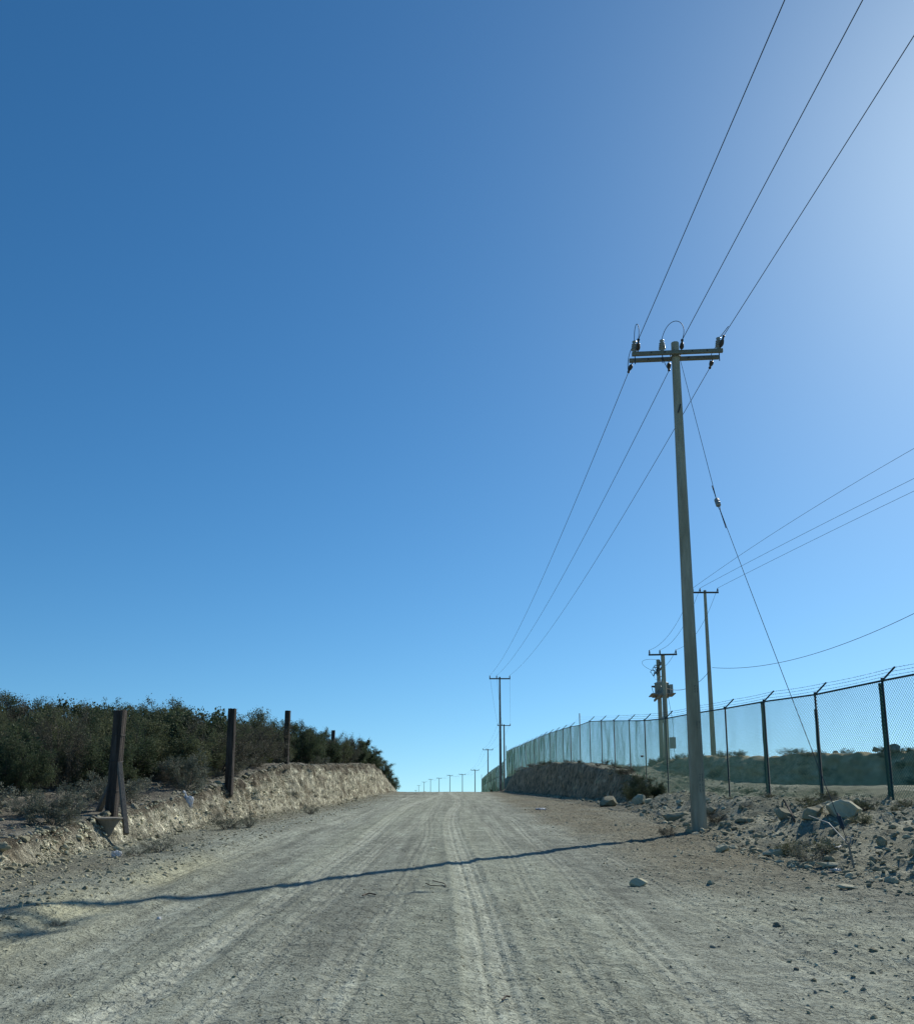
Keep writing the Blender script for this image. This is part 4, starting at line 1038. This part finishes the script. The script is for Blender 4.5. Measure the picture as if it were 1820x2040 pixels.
for k in range(2): PR['broad', k] = shrub_proto(640 + k, 12, .85, .024, .75, 18, 8, 5, mats=(M_bark, M_leaf), jit=.04)
for k in range(2): PR['thorn', k] = shrub_proto(650 + k, 12, .8, .012, .4, 24, 9, 5, .2, mats=(M_bark, M_leafb))
for k in range(2): PR['yellow', k] = shrub_proto(660 + k, 11, .95, .018, .6, 26, 7, 4, mats=(M_bark, M_leafy))
for k in range(3): PR['grey', k] = shrub_proto(670 + k, 14, .95, .020, .45, 22, 7, 4, mats=(M_barkg, M_leafg), thick=.014)
for k in range(2): PR['weed', k] = shrub_proto(680 + k, 13, .95, .034, .3, 9, 5, 3, mats=(M_barkg, M_leafg), thick=.016, jit=.05)
for k in range(2): PR['green', k] = shrub_proto(690 + k, 13, .95, .034, .4, 12, 5, 3, mats=(M_bark, M_leaf2), thick=.016, jit=.05)
srs = random.Random(5)
def shrub(kind, x, y, h, label, group=None, wide=1.0, cat='shrub', name='shrub', rz=None, dz=0.0):
    n = len([1 for q in PR if q[0] == kind]); st_, lf = PR[kind, srs.randrange(n)]
    root = empty(name, (x, y, gz(x, y) - .04 * h + dz), label, cat, group, srs.uniform(0, 6.28) if rz is None else rz)
    for nm, me in (('stem', st_), ('foliage', lf)):
        o = bpy.data.objects.new(nm, me); col.objects.link(o); o.parent = root
        o.scale = (h * wide, h * wide, h)
    return root
def shrub_px(kind, px, D, py_top, label, group=None, wide=1.0, **k):
    a, _ = ray(px, 1500)
    if a < 0:
        while a * D > XL(D) - WL(D) - (.25 if kind in ('grey', 'weed') else .75) and D < 95: D += .25
    x = a * D; t = at(px, py_top, D).z; return shrub(kind, x, D, max(.12, (t - gz(x, D)) * (.90 if group == GL else 1.0)), label, group, wide, **k)
# individually placed
GL = 'shrubs of the left thicket'
shrub_px('grey', 118, 13.6, 1560, 'silvery grey low shrub left of the propped timber post, in front of the thicket', None, .95)
shrub_px('grey', 60, 14.6, 1585, 'small grey shrub at the left edge, left of the silvery one', None, 1.0)
shrub_px('thorn', 128, 19.0, 1386, 'straggly dark shrub with one sprig rising above the rest, far left', GL, .55)
shrub_px('mesquite', 40, 20.5, 1450, 'dense dark shrub at the left edge of the view', GL, .95)
shrub_px('mesquite', -30, 21, 1428, 'dark shrub cut by the left edge of the view', GL, 1.0)
shrub_px('mesquite', 185, 20.0, 1402, 'dense dark shrub directly left of the propped post', GL, .9)
shrub_px('mesquite', 255, 21.5, 1400, 'dark shrub rising just behind the propped post', GL, .9)
shrub_px('olive', 315, 23.0, 1418, 'broad green shrub between the first two timber posts', GL, 1.0)
shrub_px('broad', 392, 27.0, 1396, 'tall leafy shrub with a rounded top, left of the second timber post', GL, .85)
shrub_px('olive', 400, 24.5, 1440, 'green shrub in front of the rounded leafy one', GL, .9)
shrub_px('thorn', 437, 25.5, 1412, 'sparse twiggy shrub just left of the second timber post', GL, .9)
shrub_px('grey', 372, 20.0, 1492, 'greyish low shrub between the first two timber posts', None, .9)
shrub_px('thorn', 492, 27.5, 1420, 'grey-brown twiggy shrub right of the second timber post', GL, .95)
shrub_px('thorn', 535, 31.0, 1424, 'grey-brown twiggy shrub left of the third timber post', GL, .95)
shrub_px('yellow', 500, 24.6, 1480, 'yellow-green rounded shrub right of the second timber post', None, .85)
shrub_px('yellow', 530, 26.0, 1492, 'smaller yellow-green shrub against the larger one', None, .9)
shrub_px('olive', 552, 29.0, 1468, 'green shrub at the foot of the third timber post', GL, .9)
shrub_px('mesquite', 605, 34.0, 1432, 'dark shrub just right of the third timber post', GL, .9)
shrub_px('mesquite', 640, 38.0, 1445, 'dark shrub between the third and fourth timber posts', GL, .9)
shrub_px('thorn', 690, 48, 1452, 'pale feathery shrub right of the fourth timber post', GL, .8)
shrub_px('broad', 712, 53, 1468, 'leafy shrub with round leaves near the right end of the thicket', GL, .9)
shrub_px('olive', 660, 46, 1470, 'green shrub hiding the foot of the fourth timber post', GL, 1.1)
shrub_px('olive', 676, 47, 1466, 'green shrub in front of the feathery one', GL, 1.0)
shrub_px('mesquite', 742, 74, 1500, 'dark shrub behind the last timber post', GL, 1.1)
shrub_px('mesquite', 757, 78, 1505, 'dense dark shrub at the right end of the thicket', GL, 1.1)
shrub_px('mesquite', 770, 82, 1530, 'dark shrub sloping down towards the crest of the road', GL, 1.2)
shrub_px('olive', 780, 84, 1552, 'lowest dark shrub where the thicket meets the road crest', GL, 1.2)
# fill of the thicket
y = 13.5
while y < 92:
    w0 = 1.4 if y < 24 else (1.0 if y < 58 else .45)
    if y < 20: w0 = 3.2 if y < 16.5 else 2.2
    for k in range(7 if y < 60 else 5):
        x = XL(y) - WL(y) - w0 - k * 1.55 - srs.uniform(0, 1.0); yy = y + srs.uniform(-.8, .8)
        if x / yy < -.60 - (1.2 / yy): continue
        h = srs.uniform(1.5, 2.1) if k else srs.uniform(.8, 1.3)
        if yy < 20: h = srs.uniform(1.1, 1.45)
        elif yy < 27: h *= .86
        if yy > 60: h = srs.uniform(1.3, 1.8) * (1 - .4 * max(0, yy - 76) / 16)
        if x / yy < -.40 and yy < 26: h *= .84
        h *= srs.uniform(.86, 1.1)
        kd = srs.choice(['mesquite', 'mesquite', 'thorn', 'olive', 'olive', 'olive', 'broad', 'mesquite'])
        if yy > 26 and yy < 60 and srs.random() < .2: kd = 'thorn'
        pxx = CXP + x / yy * FPX * 1.0
        where = ('left of the propped timber post' if pxx < 221 else 'between the first and second timber posts' if pxx < 460 else 'between the second and third timber posts' if pxx < 572 else 'between the third and fourth timber posts' if pxx < 664 else 'beyond the fourth timber post')
        lk = {'mesquite': 'dark fine-leaved shrub', 'olive': 'olive green shrub', 'broad': 'round-leaved dark shrub', 'thorn': 'grey-brown twiggy shrub'}[kd]
        shrub(kd, x, yy, h * 1.02, lk + ' in the thicket, ' + where, GL, srs.uniform(.85, 1.1))
    y += 1.9 if y < 30 else (2.6 if y < 60 else 3.6)
# low plants on the edge of the terrace
for k in range(46):
    yy = 11 * (7.0 ** srs.random()); x = XL(yy) - WL(yy) - .25 - srs.random() ** 1.3 * 2.6
    if x / yy < -.56: continue
    shrub(srs.choice(['grey', 'grey', 'thorn', 'weed']), x, yy, srs.uniform(.22, .6), 'low grey weed on the stony lip of the left bank', 'weeds on the lip of the left bank', 1.2, 'weed', 'weed')
# weeds at the foot of the left bank
for px, py, h, w, lb in ((449, 1652, .34, 1.4, 'grey-green weed clump at the foot of the left bank, below the second timber post'), (497, 1648, .32, .9, 'small round green weed right of the larger clump at the foot of the left bank'),
                      (318, 1697, .22, 1.8, 'low spreading weed at the foot of the bank right of the propped post'), (619, 1622, .28, 1.3, 'reddish dry tuft on the gravel at the foot of the high bank'), (272, 1706, .14, 1.8, 'tiny dry weed near the white litter'),
                      (115, 1845, .06, 2.0, 'tiny dry tuft on the left road edge')):
    q = hit(px, py); shrub('weed', q.x, q.y, h, lb, None, w, 'weed', 'weed')
# right side
shrub_px('olive', 1262, 39.0, 1552, 'dark bush hanging over the right end of the shaded cut bank', None, 1.0, dz=-.1)
shrub_px('mesquite', 1288, 37.5, 1542, 'dark thorny bush where the cut bank meets the rubble slope', None, 1.0)
shrub_px('mesquite', 1306, 37.0, 1558, 'small dark bush at the foot of the fence, right of the thorny one', None, 1.0)
shrub_px('grey', 1205, 52.0, 1512, 'grey-green shrub with dead branches on top of the shaded bank', None, 1.1)
shrub_px('thorn', 1222, 50.0, 1513, 'dry broken shrub on top of the shaded bank, right of the grey-green one', None, .9)
shrub_px('mesquite', 1297, 63.0, 1511, 'round dark bush beyond the fence, left of the transformer poles', None, .9)
shrub_px('green', 1236, 62.0, 1521, 'low green plant on the skyline beyond the fence', None, 1.6)
for px, D, t, lb in ((1178, 54, 1519, 'low weed under the tall fence post'), (1246, 46, 1535, 'low weed on the bank top left of the dark bush')):
    shrub_px('weed', px, D, t, lb, None, 1.5, cat='weed', name='weed')
for px, py, D, h, lb in ((968, 1570, 150, .9, 'bush at the foot of the far fence'), (985, 1566, 125, .9, 'dark bush beside the second pole at the far fence')):
    q = at(px, py, D); shrub('mesquite', q.x, D, h, lb, None, 1.4)
rg = random.Random(11)
for k in range(34):
    yy = rg.uniform(41, 84); x = XR(yy) + WF(yy) + rg.uniform(-.1, 1.2)
    shrub(rg.choice(['green', 'weed', 'thorn']), x, yy, rg.uniform(.12, .38), 'dry weed growing on the lip of the shaded cut bank', 'weeds on the shaded bank', 1.7, 'weed', 'weed')
for k in range(42):
    yy = rg.uniform(15, 44); x = XR(yy) + rg.uniform(1.6, 4.4)
    shrub(rg.choice(['green', 'weed', 'green']), x, yy, rg.uniform(.10, .24), 'low green weed growing in the rubble along the foot of the fence', 'weeds along the fence', 1.9, 'weed', 'weed')
for px, py, h, k, lb in ((1606, 1722, .34, 'weed', 'dry weed tangle on the rubble left of the anchor rod'), (1575, 1705, .26, 'green', 'green weed on the rubble left of the anchor rod'), (1640, 1700, .22, 'green', 'small green weed just behind the anchor rod'),
                      (1425, 1640, .30, 'thorn', 'dry bush leaning against the right side of the near pole'), (1330, 1668, .22, 'thorn', 'bare twiggy tuft at the left side of the near pole base')):
    q = hit(px, py); shrub(k, q.x, q.y, h, lb, None, 1.3, 'weed', 'weed')

# ------------------------------------------------------------------ litter and sticks
def crumple(name, p, s, label, cat, seed, parts=False):
    bm = bmesh.new(); bmesh.ops.create_icosphere(bm, subdivisions=4, radius=1.0)
    V = np.array([tuple(v.co) for v in bm.verts]); Fc = np.array([[w.index for w in f.verts] for f in bm.faces]); bm.free()
    V = V * (1 + .75 * fbm(V[:, 0] * 1.7 + seed, V[:, 1] * 2 + V[:, 2] * 1.6, 3, seed) + .30 * np.abs(fbm(V[:, 0] * 5 + V[:, 2] * 4, V[:, 1] * 5 - V[:, 2] * 3, 3, seed + 1)))[:, None]
    mb = MB(); mb.add(V * np.array(s), Fc); o = mb.build(name, M_bag); o.location = p; return tag(o, label, cat)
q = hit(374, 1606); q.z += .05
bag = crumple('plastic_bag', q, (.10, .05, .12), 'tied white plastic bag caught on the lip of the left bank', 'plastic bag', 41)
mb = MB(); mb.tube(bez([(-.02, 0, .12), (-.06, 0, .18), (-.05, .01, .22), (-.11, 0, .25)], 8), [.05, .03, .022, .018, .015, .02, .03, .035, .03], 7); mb.build('knotted_neck', M_bag, bag)
for px, py, s, lb, sd in ((1077, 1613, (.17, .12, .035), 'crumpled white wrapper on the right side of the road near the crest', 42), (232, 1707, (.065, .05, .05), 'small white scrap at the foot of the left bank below the propped post', 43),
                       (1665, 1737, (.06, .03, .02), 'bright white scrap left of the anchor rod foot', 44), (318, 1831, (.02, .02, .012), 'tiny white scrap on the left road edge', 45), (1668, 1690, (.06, .05, .02), 'white paper shred on the slope above the anchor rod', 46),
                       (318, 1836, (.001, .001, .001), None, 47)):
    if lb: g = hit(px, py); crumple('litter', g + Vector((0, 0, s[2] * .6)), s, lb, 'litter', sd)
g = hit(1700, 2022)
if False: crumple('plastic_sheet', g + Vector((0, 0, .006)), (.15, .10, .018), 'flattened pale plastic scrap in the bottom right corner of the dirt', 'litter', 48)
def stick(pts, r, label):
    P_ = [hit(*q) + Vector((0, 0, r + .01)) for q in pts]; o = P_[0]; mb = MB(); mb.tube([p - o for p in P_], r, 6)
    tag(mb.build('stick', M_bark, None, True, o), label, 'stick')
stick([(848, 1763), (858, 1767), (888, 1768), (885, 1763), (862, 1757)], .0055, 'bent dark twig lying across the middle of the road')
stick([(722, 1788), (735, 1783), (748, 1786)], .008, 'short dark twig lying left of the road centre')
stick([(1560, 1598), (1573, 1618), (1582, 1640)], .022, 'dead branch lying on the rubble below the fence')
stick([(1000, 1998), (1008, 1990), (1016, 1992)], .006, 'small twig on the road near the bottom edge')
for k in range(60):
    i = rg.randrange(12, 170); j = rg.choice([rg.randrange(26, 36), rg.randrange(30, 58)]); q = BERM[i, j]
    o = shrub(rg.choice(['weed', 'thorn', 'green']), q[0], q[1], rg.uniform(.15, .42), 'dry weed growing on the earth berm beyond the fence', 'weeds on the berm', 1.6, 'weed', 'weed'); o.location.z = q[2] - .03
# small dark scrap hooked in the mesh
q = at(1278.5, 1506.5, 41.2); bm = bmesh.new(); bmesh.ops.create_icosphere(bm, subdivisions=2, radius=.06)
for v in bm.verts: v.co.x *= 1.3; v.co.z *= .7; v.co *= 1 + .3 * math.sin(v.co.x * 90 + v.co.z * 60)
mb = MB(); mb.bm(bm); tag(mb.build('rag', M_poly, None, False, q), 'small dark rag hooked in the fence mesh left of the transformer poles', 'rag')
